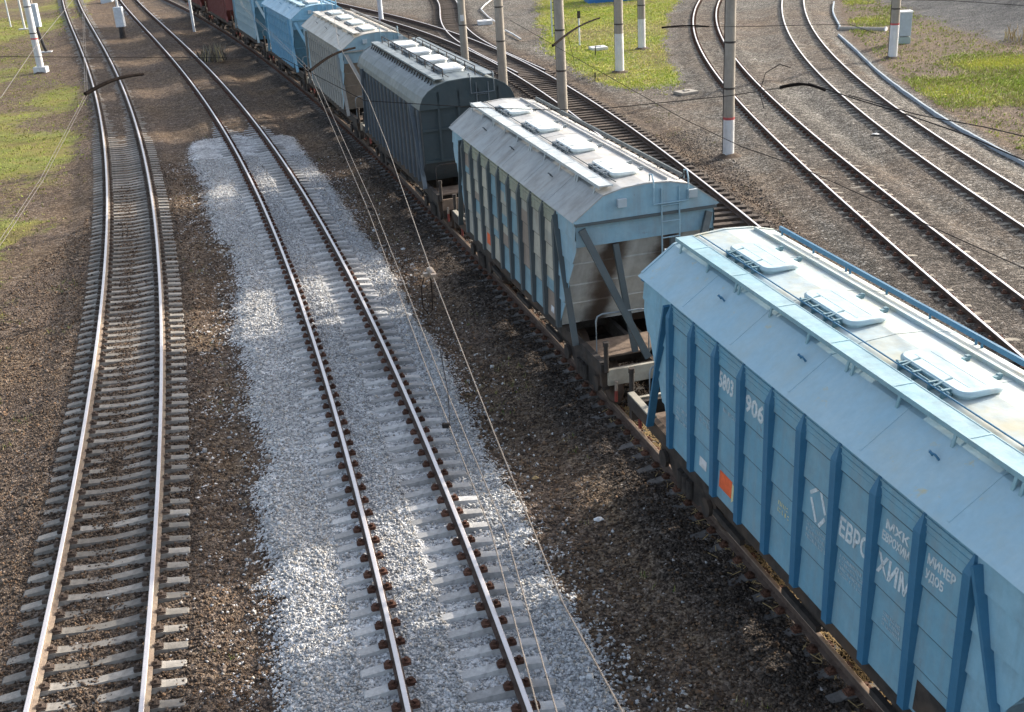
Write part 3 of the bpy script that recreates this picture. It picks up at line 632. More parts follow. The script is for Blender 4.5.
def make_walk(s, kind):
    b = MB(); prof = ROOF_H if kind == 'H' else ROOF_T
    z = 4.615 if kind == 'H' else 4.66
    if kind == 'H' and s > 0:     # the right side carries an upright board on short posts
        b.box(.87, .89, -4.85, 4.85, 4.53, 4.605); b.box(.89, .91, -4.85, 4.85, 4.592, 4.605)
        for k in range(10):
            y = -4.75 + k * 9.5 / 9
            for yy in ((y - .06, y + .06) if k % 3 == 1 else (y,)): b.box(.865, .888, yy - .014, yy + .014, 4.46, 4.535)
        return b
    x0, x1 = sorted((s * .66, s * .93)); b.box(x0, x1, -5.0, 5.0, z - .025, z)
    b.box(*sorted((s * .93, s * .945)), -5.0, 5.0, z - .06, z + .005); b.box(*sorted((s * .645, s * .66)), -5.0, 5.0, z - .04, z + .005)
    for k in range(7): b.box(x0, x1, -4.3 + k * 1.43, -4.27 + k * 1.43, z, z + .006)
    for k in range(10):
        y = -4.75 + k * 9.5 / 9
        for yy in ((y - .06, y + .06) if k % 3 == 1 else (y,)):
            b.bar((s * .925, yy, z - .02), (s * .97, yy, roof_z(prof, .97) - .01), .045, .02); b.bar((s * .68, yy, z - .02), (s * .68, yy, roof_z(prof, .68) - .01), .045, .02)
    return b
def lid_poly(w, l, r=.17, n=5):
    pts = []
    for cx, cy, a0 in ((w / 2 - r, l / 2 - r, 0), (-w / 2 + r, l / 2 - r, 90), (-w / 2 + r, -l / 2 + r, 180), (w / 2 - r, -l / 2 + r, 270)):
        for k in range(n + 1):
            a = math.radians(a0 + 90 * k / n); pts.append((cx + r * math.cos(a), cy + r * math.sin(a)))
    return pts
def make_hatch(w, l, h):
    b = MB(); p = lid_poly(w, l); p2 = lid_poly(w - .06, l - .06, .14); q = lid_poly(w - .08, l - .08, .13)
    n = len(p); vs = [(x, y, h) for x, y in p] + [(x, y, h + .035) for x, y in p] + [(x, y, h + .055) for x, y in p2]
    b.add(vs, [(i, (i + 1) % n, (i + 1) % n + n, i + n) for i in range(n)] + [(i + n, (i + 1) % n + n, (i + 1) % n + 2 * n, i + 2 * n) for i in range(n)], 0, True)
    b.add(vs[2 * n:], [tuple(range(n))]); b.add(vs[:n], [tuple(range(n))[::-1]])
    b.prism(q, -.1, h - .001, axis='z')
    for x in (-.12, .1): b.box(x - .012, x + .012, -l / 2 + .15, l / 2 - .15, h + .05, h + .0575)
    return b
def make_hinge(w, l, h):
    b = MB(); b.tube([(-w / 2 - .07, -l / 2 + .15, h + .02), (-w / 2 - .07, l / 2 - .15, h + .02)], .016, 8); b.tube([(-w / 2 - .0, -l / 2 + .2, h + .035), (-w / 2 - .0, l / 2 - .2, h + .035)], .015, 8)
    for yy in (-.45, -.2, .12, .42): b.box(-w / 2 - .12, -w / 2 + .02, yy - .016, yy + .016, h - .06, h + .05)
    for yy in (-.3, .34): b.bar((-w / 2 - .12, yy, h + .03), (-w / 2 + .16, yy + .06, h + .055), .03, .03)
    return b
def make_clamp(w, h):
    return MB().bar((w / 2 + .05, 0, h + .0), (w / 2 + .19, .05, h + .0), .045, .04).bar((w / 2 + .15, .04, h - .05), (w / 2 + .15, .04, h + .03), .05, .05)
def make_underframe():
    b = MB()
    for s in (-1, 1):
        b.box(*sorted((s * 1.3, s * 1.42)), -6.15, 6.15, 1.1, 1.36)
        b.box(-1.4, 1.4, *sorted((s * 6.0, s * 6.12)), .86, 1.2); b.box(-1.28, 1.28, *sorted((s * 3.0, s * 3.2)), .95, 1.3)
        b.box(*sorted((s * .1, s * .2)), -6.0, 6.0, .8, 1.12)
    for y in (-5.1, -1.2, 1.2, 5.1): b.box(-1.3, 1.3, y - .06, y + .06, .95, 1.12)
    b.tube([(-.75, -2.2, .75), (-.75, -.9, .75)], .17, 12); b.tube([(.9, -3, 1.0), (.9, 3, 1.0)], .025, 6); b.tube([(-1.1, -4, .95), (-1.1, 4, .95)], .02, 6)
    return b
def make_chute():
    b = MB(); t = [(-1.15, -1.05), (1.15, -1.05), (1.15, 1.05), (-1.15, 1.05)]; q = [(-.75, -.3), (.75, -.3), (.75, .3), (-.75, .3)]
    vs = [(x, y, 1.38) for x, y in t] + [(x, y, .5) for x, y in q]
    b.add(vs, [(i, (i + 1) % 4, (i + 1) % 4 + 4, i + 4) for i in range(4)] + [(4, 5, 6, 7)]); b.box(-.95, .95, -.36, .36, .4, .5); b.box(-1.2, -1.12, -.5, .5, .55, .65); return b
def make_coupler():
    b = MB(); b.box(-.12, .12, 6.1, 6.55, .87, 1.09); b.box(-.2, .2, 6.5, 6.78, .84, 1.12); b.box(.05, .22, 6.7, 6.86, .86, 1.1)
    b.box(-.3, .3, 6.12, 6.2, .8, 1.16); return b
def make_struts():
    L = []
    for x in (-1, 1):
        L.append(('end_strut', MB().bar((x * 1.36, 5.1, 3.82), (x * .3, 5.85, 1.2), .14, .08, (0, 1, 0))))
        L.append(('slope_strut', MB().bar((x * .62, 4.98, 3.4), (x * .42, 5.45, 1.2), .12, .08, (0, 1, 0))))
    return L
def make_ladder():
    b = MB()
    for x in (.3, .68): b.tube([(x, 5.17, 4.45), (x, 5.2, 3.0), (x, 5.3, 1.3)], .018, 6)
    for k in range(9): b.tube([(.3, 5.18 + .01 * k, 4.1 - .33 * k), (.68, 5.18 + .01 * k, 4.1 - .33 * k)], .014, 6)
    for x in (.12, .86): b.tube([(x, 5.0, 4.55), (x, 5.0, 4.72), (x, 5.14, 4.74), (x, 5.2, 4.6), (x, 5.2, 4.15)], .016, 6)
    b.tube([(.12, 5.2, 4.15), (.86, 5.2, 4.15)], .016, 6); return b
def make_rail_u():
    return MB().tube([(-1.25, 5.45, 1.2), (-1.25, 5.45, 2.0), (-1.22, 5.46, 2.1), (-1.12, 5.48, 2.15), (-.3, 5.55, 2.15), (-.2, 5.56, 2.1), (-.16, 5.56, 2.0), (-.16, 5.56, 1.2)], .018, 8)
def flip(me, fx, fy):
    m = me.copy()
    m.transform(Matrix.Diagonal((fx, fy, 1, 1)))
    if fx * fy < 0: m.flip_normals()
    return m
def post_mesh():
    b = MB(); w = .075
    # flat-topped hat section with a bevelled point at the head
    pr = [(-w, 0), (-w * .85, .1), (w * .85, .1), (w, 0)]
    vs = [(-d, u, 1.37) for u, d in pr] + [(-d, u, 3.7) for u, d in pr] + [(0, -.02, 3.93), (-.03, -.012, 3.91), (-.03, .012, 3.91), (0, .02, 3.93)]
    fs = []
    for k in (0, 4):
        for i in range(3): fs.append((k + i, k + i + 1, k + i + 5, k + i + 4))
    fs += [(0, 1, 2, 3), (8, 9, 10, 11)]
    b.add(vs, fs); return b
def rib_mesh():
    b = MB(); b.add([(0, -.04, 1.38), (-.06, -.028, 1.38), (-.06, .028, 1.38), (0, .04, 1.38), (0, -.04, 3.78), (-.06, -.028, 3.74), (-.06, .028, 3.74), (0, .04, 3.78)],
                    [(0, 1, 5, 4), (1, 2, 6, 5), (2, 3, 7, 6), (0, 3, 2, 1), (4, 5, 6, 7)]); return b
for kd in 'HT':
    WM['body' + kd] = make_body(kd); WM['roof' + kd] = make_roof(kd)
def text_mesh(txt, size, mat, sx=1.):
    cu = bpy.data.curves.new('lettering', 'FONT'); cu.body = txt; cu.size = size; cu.extrude = .0015; cu.offset = size * .028; cu.align_x = 'CENTER'; cu.align_y = 'CENTER'; cu.resolution_u = 2
    o = bpy.data.objects.new('tmp', cu); COL.objects.link(o); dg = bpy.context.evaluated_depsgraph_get(); dg.update()
    me = bpy.data.meshes.new_from_object(o.evaluated_get(dg)); bpy.data.objects.remove(o); bpy.data.curves.remove(cu)
    me.transform(Matrix.Diagonal((sx, 1, 1, 1))); me.materials.clear(); me.materials.append(mat); return me
_l = math.hypot(.03, .53); _ux, _uz = .03 / _l, .53 / _l
SIDE_ROT = Matrix(((0, _ux, -_uz), (-1, 0, 0), (0, _uz, _ux))).to_euler()      # text x -> -y, text y -> +z, facing -x
def side_x(z):
    zs = [3.955, 3.6, 3.07, 2.55, 2.03, 1.4]
    for a, c in zip(zs[:-1], zs[1:]):
        if c <= z <= a: return -(1.472 + .03 * (a - z) / (a - c))
    return -1.5
TILT = math.atan2(.03, .53)
def wagon(label, s_c, P, kind='H', ribs='post', hatch_z=0., hatch_dx=-.12, colour_deck=None):
    s_c += .28; a, b = train_pt(s_c - 4.1), train_pt(s_c + 4.1); cx, cy = (a[0] + b[0]) / 2, (a[1] + b[1]) / 2
    rz = math.atan2(-(b[0] - a[0]), b[1] - a[1])
    t = thing('hopper_wagon', label, 'hopper wagon', (cx, cy, 0), rz, 'hopper wagons of the goods train'); t.scale = (1, .982, 1)
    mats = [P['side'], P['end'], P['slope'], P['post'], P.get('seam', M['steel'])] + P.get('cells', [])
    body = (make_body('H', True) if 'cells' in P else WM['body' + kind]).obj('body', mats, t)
    roof = WM['roof' + kind].obj('roof', [P['roof'], P['end']], t)
    for s in (-1, 1): make_walk(s, kind).obj('roof_walkway' if s < 0 or kind == 'T' else 'roof_edge_board', P['walk'] if s < 0 or kind == 'T' else P['post'], t)
    # side posts
    if ribs == 'post': ys = [(-4.5 + k) * .857 for k in range(10)]; pm = post_mesh().mesh('side_post', P['post'])
    else: ys = [-4.72 + 9.44 * k / (ribs - 1) for k in range(ribs)]; pm = rib_mesh().mesh('side_post', P['post'])
    pr = flip(pm, -1, 1)
    for y in ys:
        if ribs != 'post' and kind == 'H' and abs(y) > 4.0: continue
        link('side_post', pm, t, (-1.47, y, 0)); link('side_post', pr, t, (1.47, y, 0))
    top = 3.86
    for sx in (-1, 1):
        for sy in (-1, 1): MB().bar((sx * 1.53, sy * 3.95, top), (sx * 1.49, sy * 4.86, 1.3), .05, .13, (1, 0, 0)).obj('corner_brace', P['post'], t)
    hy = (3.45, 1.05, -1.35, -3.75) if kind == 'H' else (3.3, 1.2, -1.0, -3.1)
    hw, hl = (.62, 1.36) if kind == 'H' else (.75, 1.25)
    hz = roof_z(ROOF_H if kind == 'H' else ROOF_T, hatch_dx)
    hm = make_hatch(hw, hl, .05 + hatch_z).mesh('roof_hatch', P['hatch']); lmat = M['rail_grey'] if kind == 'T' else P.get('rack', M['rail_grey']); lm = make_hinge(hw, hl, .045 + hatch_z).mesh('hatch_hinge', lmat); km = make_clamp(hw, .045 + hatch_z).mesh('hatch_clamp', lmat)
    for y in hy:
        h = link('roof_hatch', hm, t, (hatch_dx, y, hz - .02)); link('hatch_hinge', lm, h)
        for yy in (-.32, .28): link('hatch_clamp', km, h, (0, yy, 0))
    MB().tube([(hatch_dx - hw / 2 - .12, -4.9, hz + .05), (hatch_dx - hw / 2 - .12, 4.9, hz + .05)], .011, 6).obj('locking_bar', M['steel'] if kind == 'T' else P['post'], t)
    if kind == 'H':
        em = MB()
        em.tube([(0, -.06, 0), (-.0, -.05, .08), (-.02, 0, .11), (-.0, .05, .08), (0, .06, 0)], .014, 6)
        em = em.mesh('lifting_eye', P['post'])
        for y in (-2.6, 0.3, 2.75): link('lifting_eye', em, t, (-1.13, y, roof_z(ROOF_H, 1.13)), (0, -.6, 0))
        for nm, bb in make_struts():
            mm = bb.mesh(nm, P['post'])
            link(nm, mm, t); link(nm, flip(mm, 1, -1), t)
        for x in (-.55, .95):
            bx = MB().box(x - .09, x + .09, -5.25, -5.16, 4.2, 4.36); bx.obj('end_vent_box', M['cabinet'], t); MB().box(-x - .09, -x + .09, 5.16, 5.25, 4.2, 4.36).obj('end_vent_box', M['cabinet'], t)
    else:
        rm = MB()
        for x in (-.58, .45):
            for k in range(9): rm.tube([(x, -4.6 + k * 1.15, 4.6), (x, -4.6 + k * 1.15, 4.88)], .016, 6)
            rm.tube([(x, -4.6, 4.87), (x, 4.6, 4.87)], .016, 6)
        rm.obj('roof_handrail', M['steel'], t)
        tk = MB(); tk.box(-.96, -.92, -4.75, 4.75, 4.58, 4.615)
        for k in range(26): tk.bar((-.93, -4.7 + k * .375, 4.6), (-1.03, -4.7 + k * .375, 4.43), .04, .03)
        tk.obj('walkway_brackets', M['steel'], t)
    ld = make_ladder().mesh('end_ladder', P['end'] if kind == 'H' else P['post']); link('end_ladder', flip(ld, 1, -1), t)
    uf = make_underframe().obj('underframe', M['frame'], t)
    for s in (-1, 1):
        d = MB().box(-1.27, 1.27, *sorted((s * 4.55, s * 5.45)), 1.17, 1.21); d.obj('end_platform', colour_deck or M['deck'], t)
        MB().box(-1.29, 1.29, *sorted((s * 6.125, s * 6.2)), .9, 1.235).obj('end_beam', M['beam'] if kind == 'H' else M['deck'], t)
        MB().box(*sorted((-1.425, -1.3)), *sorted((s * 5.0, s * 6.12)), 1.362, 1.39).obj('sill_cap', M['beam'] if s > 0 else M['frame'], t)
        cp = link('coupler', flip(make_coupler().mesh('coupler', M['frame']), 1, s), t)
        link('handrail', flip(make_rail_u().mesh('handrail', M['steel'] if kind == 'T' else M['rail_grey']), s * -1 * -1 if s > 0 else 1, s), t)
        bg = link('bogie', WM['bogie'], t, (0, s * 4.15, 0))
        for yy in (-.925, .925): link('wheelset', WM['wheelset'], bg, (0, yy, 0))
        hs = MB().tube([(s * -.45, s * 6.2, .95), (s * -.46, s * 6.4, .75), (s * -.43, s * 6.62, .6), (s * -.38, s * 6.8, .7)], .03, 8); hs.obj('brake_hose', M['steel'], t)
        MB().tube([(-1.15, s * 6.22, .55), (-1.15, s * 6.24, .8)], .035, 8).obj('brake_cock', M['marker'], t); MB().tube([(-1.15, s * 6.24, .8), (-1.15, s * 6.25, 1.0)], .035, 8).obj('cock_handle', M['insul'], t)
        lp = MB().tube([(-1.32, s * 6.18, 1.2), (-1.32, s * 6.18, 1.75)], .05, 8).tube([(-1.32, s * 6.18, 1.75), (-1.32, s * 6.18, 1.84)], .065, 8); lp.obj('corner_post', M['frame'], t)
    cm = make_chute().mesh('hopper_chute', M['frame'])
    for y in (-2.35, 0, 2.35): link('hopper_chute', cm, t, (0, y, 0))
    return t
_ys = np.linspace(-25, 300, 6501); _xs = Cc.x(_ys); _S = np.r_[0, np.cumsum(np.hypot(np.diff(_xs), np.diff(_ys)))]; _S -= np.interp(0, _ys, _S)
def train_pt(s): return (float(np.interp(s, _S, _xs)), float(np.interp(s, _S, _ys)))

W1 = wagon('pale blue hopper wagon with white lettering and an orange square, nearest of the train', 13.5, P1)
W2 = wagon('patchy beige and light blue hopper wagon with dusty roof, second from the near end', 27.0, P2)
W3 = wagon('dark slate hopper wagon with rounded roof and white raised hatches', 40.9, P3, 'T', 16, .03, .02)
W4 = wagon('dusty cream ribbed hopper wagon with a sky blue gable, behind the dark slate one', 54.2, P4, 'H', 17)
W5 = wagon('bright blue ribbed hopper wagon between the cream one and the pale grey blue one', 67.5, P5, 'H', 17)
W6 = wagon('pale grey blue ribbed hopper wagon next to the dark red one', 81.2, P6, 'H', 17)
W7 = wagon('dark red hopper wagon at the far end of the train', 95.0, P7, 'T', 15)
W8 = wagon('second dark red hopper wagon, farthest of all and cut by the photo edge', 108.6, P7, 'T', 15)

# lettering and marks on the nearest wagon
def put(me, y, z, name='lettering', lift=.004): return link(name, me, W1, (side_x(z) - lift, y, z), SIDE_ROT)
put(text_mesh('5803', .34, M['wlet'], .72), 1.83, 3.36); put(text_mesh('906', .35, M['wlet'], 1.05), .93, 3.36)
put(text_mesh('ЕВРО', .34, M['wlet'], .74), -1.71, 2.83); put(text_mesh('ХИМ', .34, M['wlet'], .86), -2.57, 2.83)
put(text_mesh('МХК', .15, M['wlet'], 1.35), -2.55, 3.40); put(text_mesh('ЕВРОХИМ', .15, M['wlet'], .72), -2.55, 3.24)
put(text_mesh('МИНЕР', .16, M['wlet'], .85), -3.36, 3.42); put(text_mesh('УДОБ', .15, M['wlet'], .75), -3.28, 3.24)
lg = MB()
for p, q in (((-.02, .235), (-.2, .09)), ((-.17, .04), (.0, -.235)), ((.04, .22), (.19, -.03)), ((.19, -.09), (.07, -.25))): lg.bar((p[0], p[1], 0), (q[0], q[1], 0), .05, .004, (0, 0, 1))
put(lg.mesh('lettering', M['wlet']), -.86, 2.82)
def scribble(w, rows, pitch, seed, mat):
    r = random.Random(seed); b = MB()
    for k in range(rows):
        x = -w / 2
        while x < w / 2:
            c = r.choice('ICTLH'); h = pitch * .6; y = -k * pitch; u = h * .5
            if c in 'ILTH': b.box(x, x + .012, y, y + h, 0, .003)
            if c in 'TC': b.box(x, x + u, y + h - .012, y + h, .0005, .0035)
            if c in 'LC': b.box(x, x + u, y, y + .012, .0005, .0035)
            if c == 'H': b.box(x + u - .012, x + u, y, y + h, 0, .003); b.box(x, x + u, y + h / 2, y + h / 2 + .012, .0005, .0035)
            x += u * 1.5 + (u if r.random() < .2 else 0)
    return b.mesh('lettering', mat)
put(scribble(.5, 3, .09, 1, M['flet']), -.86, 2.42); put(scribble(.55, 4, .075, 2, M['flet']), -1.71, 2.42); put(scribble(.35, 3, .07, 3, M['flet']), -2.6, 2.25)
put(scribble(.4, 2, .1, 4, M['flet']), 2.58, 2.45); put(scribble(.45, 2, .1, 5, M['flet']), 3.42, 2.75); put(scribble(.4, 1, .1, 6, M['flet']), 1.72, 2.9); put(scribble(.3, 2, .1, 7, M['yellow']), -.0, 2.3)
put(scribble(.45, 3, .1, 8, M['flet']), 3.42, 2.2)
put(MB().box(-.22, .2, -.14, .14, 0, .003).mesh('painted_mark', M['orange']), 1.78, 1.74, 'orange_panel')
put(MB().add([(.205, -.2, .002), (.27, -.14, .002), (.26, .1, .002), (.205, .12, .002)], [(0, 1, 2, 3)]).mesh('painted_mark', M['yellow']), 1.78, 1.74, 'yellow_mark')
put(MB().box(-.13, .13, -.08, .08, 0, .003).box(-.05, .05, -.04, .03, .003, .004).mesh('sign_plate', [M['white']]), 2.6, 1.68, 'sign_plate')
o = put(MB().box(-.3, .35, -.3, .1, 0, .003).mesh('primer_patch', M['frame']), -3.45, 1.75, 'primer_patch')
# orange panel on the second wagon, on its side plates
link('orange_panel', MB().box(-.2, .18, -.14, .14, 0, .003).mesh('painted_mark', M['orange']), W2, (side_x(1.74) - .004, 1.75, 1.74), SIDE_ROT)
link('sign_plate', MB().box(-.1, .1, -.07, .07, 0, .003).mesh('sign_plate', M['white']), W2, (side_x(1.6) - .004, -3.4, 1.6), SIDE_ROT)

# ------------------------------------------------------------------ poles
def pole(name, label, x, y, r0, r1, h, white=0, red=False, n=14, mat=None, lean=(0, 0), group='concrete catenary poles'):
    z0 = hgt(x, y) - .1; t = thing(name, label, 'pole', (x, y, z0), 0, group); b = MB()
    top = lambda z: (lean[0] * z / h, lean[1] * z / h, z); rr = lambda z: r0 + (r1 - r0) * z / h
    zb = white + (.1 if white else 0)
    segs = [zb + (h - zb) * k / 6 for k in range(7)]
    b.tube([top(z) for z in segs], [rr(z) for z in segs], n); b.obj('shaft', mat or M['pole'], t)
    if white:
        MB().tube([top(0), top(white)], [rr(0), rr(white)], n).obj('white_base', M['white'], t)
        MB().tube([top(white), top(zb)], [rr(white) + .004] * 2, n).obj('red_band' if red else 'band', M['red'] if red else M['pole'], t)
    if group and 'concrete' in group:
        for zz in (2.7, 4.4): MB().tube([top(zz - .035), top(zz + .035)], [rr(zz) + .012] * 2, n).obj('clamp_band', M['steel'], t)
        a = 2.6; MB().tube([(rr(.1) * math.cos(a) * 1.08, rr(.1) * math.sin(a) * 1.08, .05), (rr(2) * math.cos(a) * 1.1, rr(2) * math.sin(a) * 1.1, 2), (rr(h) * math.cos(a) * 1.2, rr(h) * math.sin(a) * 1.2, h * .9)], .018, 5).obj('earth_wire', M['steel'], t)
        ring = random.Random(int(x * 100)); m_ = MB(); K = 12
        vs = [((r0 + .35 + .2 * ring.random()) * math.cos(2 * PI * k / K), (r0 + .35 + .2 * ring.random()) * math.sin(2 * PI * k / K), .02) for k in range(K)] + [((r0 + .08) * math.cos(2 * PI * k / K), (r0 + .08) * math.sin(2 * PI * k / K), .17 + .06 * ring.random()) for k in range(K)] + [(0, 0, .2)]
        m_.add(vs, [(k, (k + 1) % K, (k + 1) % K + K, k + K) for k in range(K)] + [(k + K, (k + 1) % K + K, 2 * K) for k in range(K)], 0, True); m_.obj('soil_collar', M['soil'], t)
    return t
pole('catenary_pole', 'thick concrete pole with white base and red band, between two tracks', 8.83, 43.0, .22, .165, 13, 1.52, True)
pole('catenary_pole', 'concrete pole with white base and red band beside the grey cabinet', 21.75, 62.6, .24, .165, 13, 1.85, True)
pole('catenary_pole', 'bare concrete pole rising right behind the patchy second wagon roof', 2.9, 49.6, .225, .17, 12.5)
pole('catenary_pole', 'bare concrete pole rising behind the dark slate wagon, near its right end', .45, 60.2, .24, .17, 12.5)
p = pole('catenary_pole', 'brownish pole with a small white plate, behind the dark slate wagon', -1.65, 68.4, .235, .16, 12.5)
MB().box(-.1, .1, -.29, -.25, 2.95, 3.3).obj('number_plate', M['white'], p)
pole('catenary_pole', 'white footed concrete pole standing at the front of the bright meadow', 6.95, 63.6, .25, .2, 12, 2.2)
pole('catenary_pole', 'white footed concrete pole at the rear right of the meadow', 9.2, 71.4, .235, .19, 12, 1.9)
pole('catenary_pole', 'pale grey pole beyond the cream hopper wagon roof', -8.75, 94.2, .2, .16, 12, 0, False, mat=M['lattice'])
pole('mast', 'thin leaning pale mast left of the dark red wagon', -24.3, 96.4, .11, .085, 12, 0, mat=M['lattice'], group='slim steel masts')
t = pole('catenary_pole', 'white pole on a square concrete foot, at the left edge of the photo', -30.5, 78.6, .24, .17, 13, 2.3, True, mat=M['white'])
MB().box(-.42, .42, -.3, .3, -.05, .5).obj('foot', M['white'], t)
# pale ladder mast behind the thick pole
t = thing('lattice_mast', 'pale blue ladder mast with dark rungs beyond the track behind the train', 'mast', (4.35, 79.3, -.35)); b = MB()
for x in (-.22, .22): b.box(x - .045, x + .045, -.05, .05, 0, 11)
b.obj('legs', M['lattice'], t); b = MB()
for k in range(22): b.bar((-.22, 0, .3 + k * .5), (.22, 0, .3 + k * .5), .05, .06)
b.obj('rungs', M['steel'], t)
t = thing('sign_post', 'thin grey sign post standing in the meadow beside the white slab', 'post', (5.6, 74.5, -.35)); MB().tube([(0, 0, 0), (0, 0, 2.1)], .05, 8).obj('stem', M['lattice'], t); MB().box(-.1, .1, -.07, -.05, 1.75, 2.2).obj('plate', M['steel'], t)
def post(label, x, y, h, w=.06, mat='steel'):
    return tag(MB().bar((x, y, hgt(x, y) - .05), (x, y, hgt(x, y) + h), w, w).obj('marker_post', M[mat]), label, 'post')
post('short dark marker post in the meadow between slab and white footed pole', 6.2, 70.0, .55)
post('short dark stake at the meadow edge above the timber sleeper track', 5.4, 61.5, .4)
t = thing('wire_stay', 'thin dark stay wire slanting across the meadow edge', 'wire', (4.7, 66, -.35)); MB().tube([(0, 0, 0), (-1.0, 2.2, 5.2)], .012, 5).obj('cable', M['wire_dark'], t)

# signal posts and cabinets
t = thing('signal_post', 'white signal post with pale box on a black pedestal between the two left tracks', 'signal post', (-29.8, 95.2, -.45))
MB().tube([(0, 0, 0), (0, 0, .95)], [.28, .22], 10).obj('pedestal', M['steel'], t)
bev(MB().box(-.34, .34, -.25, .25, .95, 2.5).obj('box', M['lattice'], t), .04, 2); MB().tube([(0, 0, 2.5), (0, 0, 7.5)], .09, 10).obj('stem', M['white'], t)
t = thing('signal_post', 'signal post with pale box on a bent black strut, behind the left white pole', 'signal post', (-34, 89.4, -.45))
MB().box(-.45, .45, -.2, .2, 0, .12).obj('foot', M['white'], t); MB().tube([(0, 0, .1), (-.1, 0, .6), (-.45, .3, 1.9)], .12, 8).obj('strut', M['steel'], t)
bev(MB().box(-.95, -.1, .05, .55, 1.9, 3.6).obj('box', M['lattice'], t), .04, 2); MB().tube([(-.5, .3, 3.6), (-.6, .35, 8)], .13, 8).obj('stem', M['insul'], t)
t = thing('mast', 'slim white mast with a flat foot beyond the left white pole', 'mast', (-42.1, 106.8, -.45), 0, 'slim steel masts')
MB().box(-.5, .5, -.25, .25, 0, .15).obj('foot', M['white'], t); MB().tube([(0, 0, .1), (0, 0, 9)], .1, 8).obj('shaft', M['white'], t)
tag(MB().tube([(-44.6, 110, -.4), (-44.6, 110, 8)], .07, 8).obj('mast', M['lattice']), 'thinnest pale mast at the left photo edge', 'mast', 'slim steel masts')
t = thing('relay_cabinet', 'tall blue grey cabinet with white lid beside the red banded pole', 'cabinet', (23.95, 67.3, -.5), -.1)
bev(MB().box(-.33, .33, -.3, .3, .62, 1.95).obj('housing', M['cabinet'], t), .015); bev(MB().box(-.33, .33, -.29, .29, -.1, .58).obj('plinth', M['cabinet_low'], t), .015)
MB().box(-.36, .36, -.33, .33, 1.95, 2.03).obj('lid', M['cab_top'], t); MB().box(-.3, .3, -.31, -.3, .66, 1.9).obj('door', M['cabinet'], t)
t = thing('relay_cabinet', 'small pale blue cabinet beside the leftmost track at the top photo edge', 'cabinet', (-41.2, 128.5, -.5))
bev(MB().box(-.6, .6, -.4, .4, 0, 1.2).obj('housing', M['lattice'], t), .03); MB().box(-.65, .65, -.45, .45, 1.2, 1.28).obj('lid', M['cab_top'], t)
t = thing('container', 'bright blue steel container at the far side of the meadow', 'container', (10.4, 99.2, -.4), .1)
b = MB(); b.box(-2.3, 2.3, -1.1, 1.1, .1, 2.5)
for k in range(20): b.box(-2.25 + k * .23, -2.15 + k * .23, -1.13, -1.1, .2, 2.4)
b.obj('shell', M['blue_box'], t); MB().box(-2.32, 2.32, -1.15, 1.15, 2.5, 2.6).obj('roof', M['blue_box'], t); MB().box(-2.2, 2.2, -1, 1, -.1, .1).obj('base_frame', M['steel'], t)

# kerb, drain pipe, slabs
def ribbon(pts, w, z0, z1, mat, name, label, cat):
    b = MB(); P = [Vector((x, y, 0)) for x, y in pts]; vs = []
    # resample smoothly
    Q = []
    for i in range(len(P) - 1):
        p0, p1, p2, p3 = P[max(i - 1, 0)], P[i], P[i + 1], P[min(i + 2, len(P) - 1)]
        for k in range(8):
            u = k / 8; Q.append(.5 * ((2 * p1) + (-p0 + p2) * u + (2 * p0 - 5 * p1 + 4 * p2 - p3) * u * u + (-p0 + 3 * p1 - 3 * p2 + p3) * u ** 3))
    Q.append(P[-1])
    for i, p in enumerate(Q):
        d = (Q[min(i + 1, len(Q) - 1)] - Q[max(i - 1, 0)]).normalized(); n = Vector((d.y, -d.x, 0)); jz = random.uniform(-.012, .012)
        for u, z in ((-1, z0), (-1, z1 - .02), (-.8, z1), (.8, z1), (1, z1 - .02), (1, z0)): q = p + n * u * w / 2; vs.append((q.x, q.y, z + (jz if z > z0 else 0)))
    fs = [(i * 6 + k, i * 6 + (k + 1) % 6, (i + 1) * 6 + (k + 1) % 6, (i + 1) * 6 + k) for i in range(len(Q) - 1) for k in range(6)]
    b.add(vs, fs); b.add(vs[:6], [tuple(range(6))]); b.add(vs[-6:], [tuple(range(6))[::-1]])
    return tag(b.obj(name, mat), label, cat)
ribbon(KERB2, .1, -.6, -.2, M['kerb'], 'concrete_kerb', 'long pale blue concrete kerb curving beside the outermost track', 'kerb')
ribbon(KERB, .1, -.6, -.2, M['kerb'], 'concrete_kerb', 'short pale kerb running up to the photo edge above the drain pipe', 'kerb')
t = thing('drain_pipe', 'grey concrete pipe lying on dry grass at the kerb gap', 'pipe', (22.3, 74.3, -.3), math.atan2(-1.6, 2.3))
MB().tube([(0, 0, 0), (2.9, 0, 0)], .2, 16).obj('pipe', M['pole'], t); MB().tube([(2.86, 0, 0), (2.95, 0, 0)], .24, 16).obj('collar', M['white'], t)
def slab(label, x, y, sx, sy, h, mat, rz=0):
    o = MB().box(-sx / 2, sx / 2, -sy / 2, sy / 2, 0, h).box(-sx * .15, sx * .15, -sy * .15, sy * .15, h, h + .05).obj('slab', M[mat], None, (x, y, hgt(x, y))); o.rotation_euler[2] = rz
    bev(o, .03, 2); return tag(o, label, 'slab')
slab('white slab lying on the bright meadow', 6.6, 72.3, 1.0, .9, .18, 'white', .2)
slab('grey slab on the gravel left of the thick red banded pole', 9.4, 56.2, 1.0, .8, .14, 'pole', .4)
slab('white slab beside the diverging siding, right of the brownish pole', -.45, 88.6, 1.1, .9, .3, 'white', .1)
tag(MB().tube([(.2, 105.1, -.2), (-.4, 101, -.18), (-.75, 97.8, -.18), (-.2, 92.5, -.2), (.4, 88.5, -.2)], .055, 6).obj('white_pipe', M['white']), 'kinked white pipe lying beside the diverging siding', 'pipe')
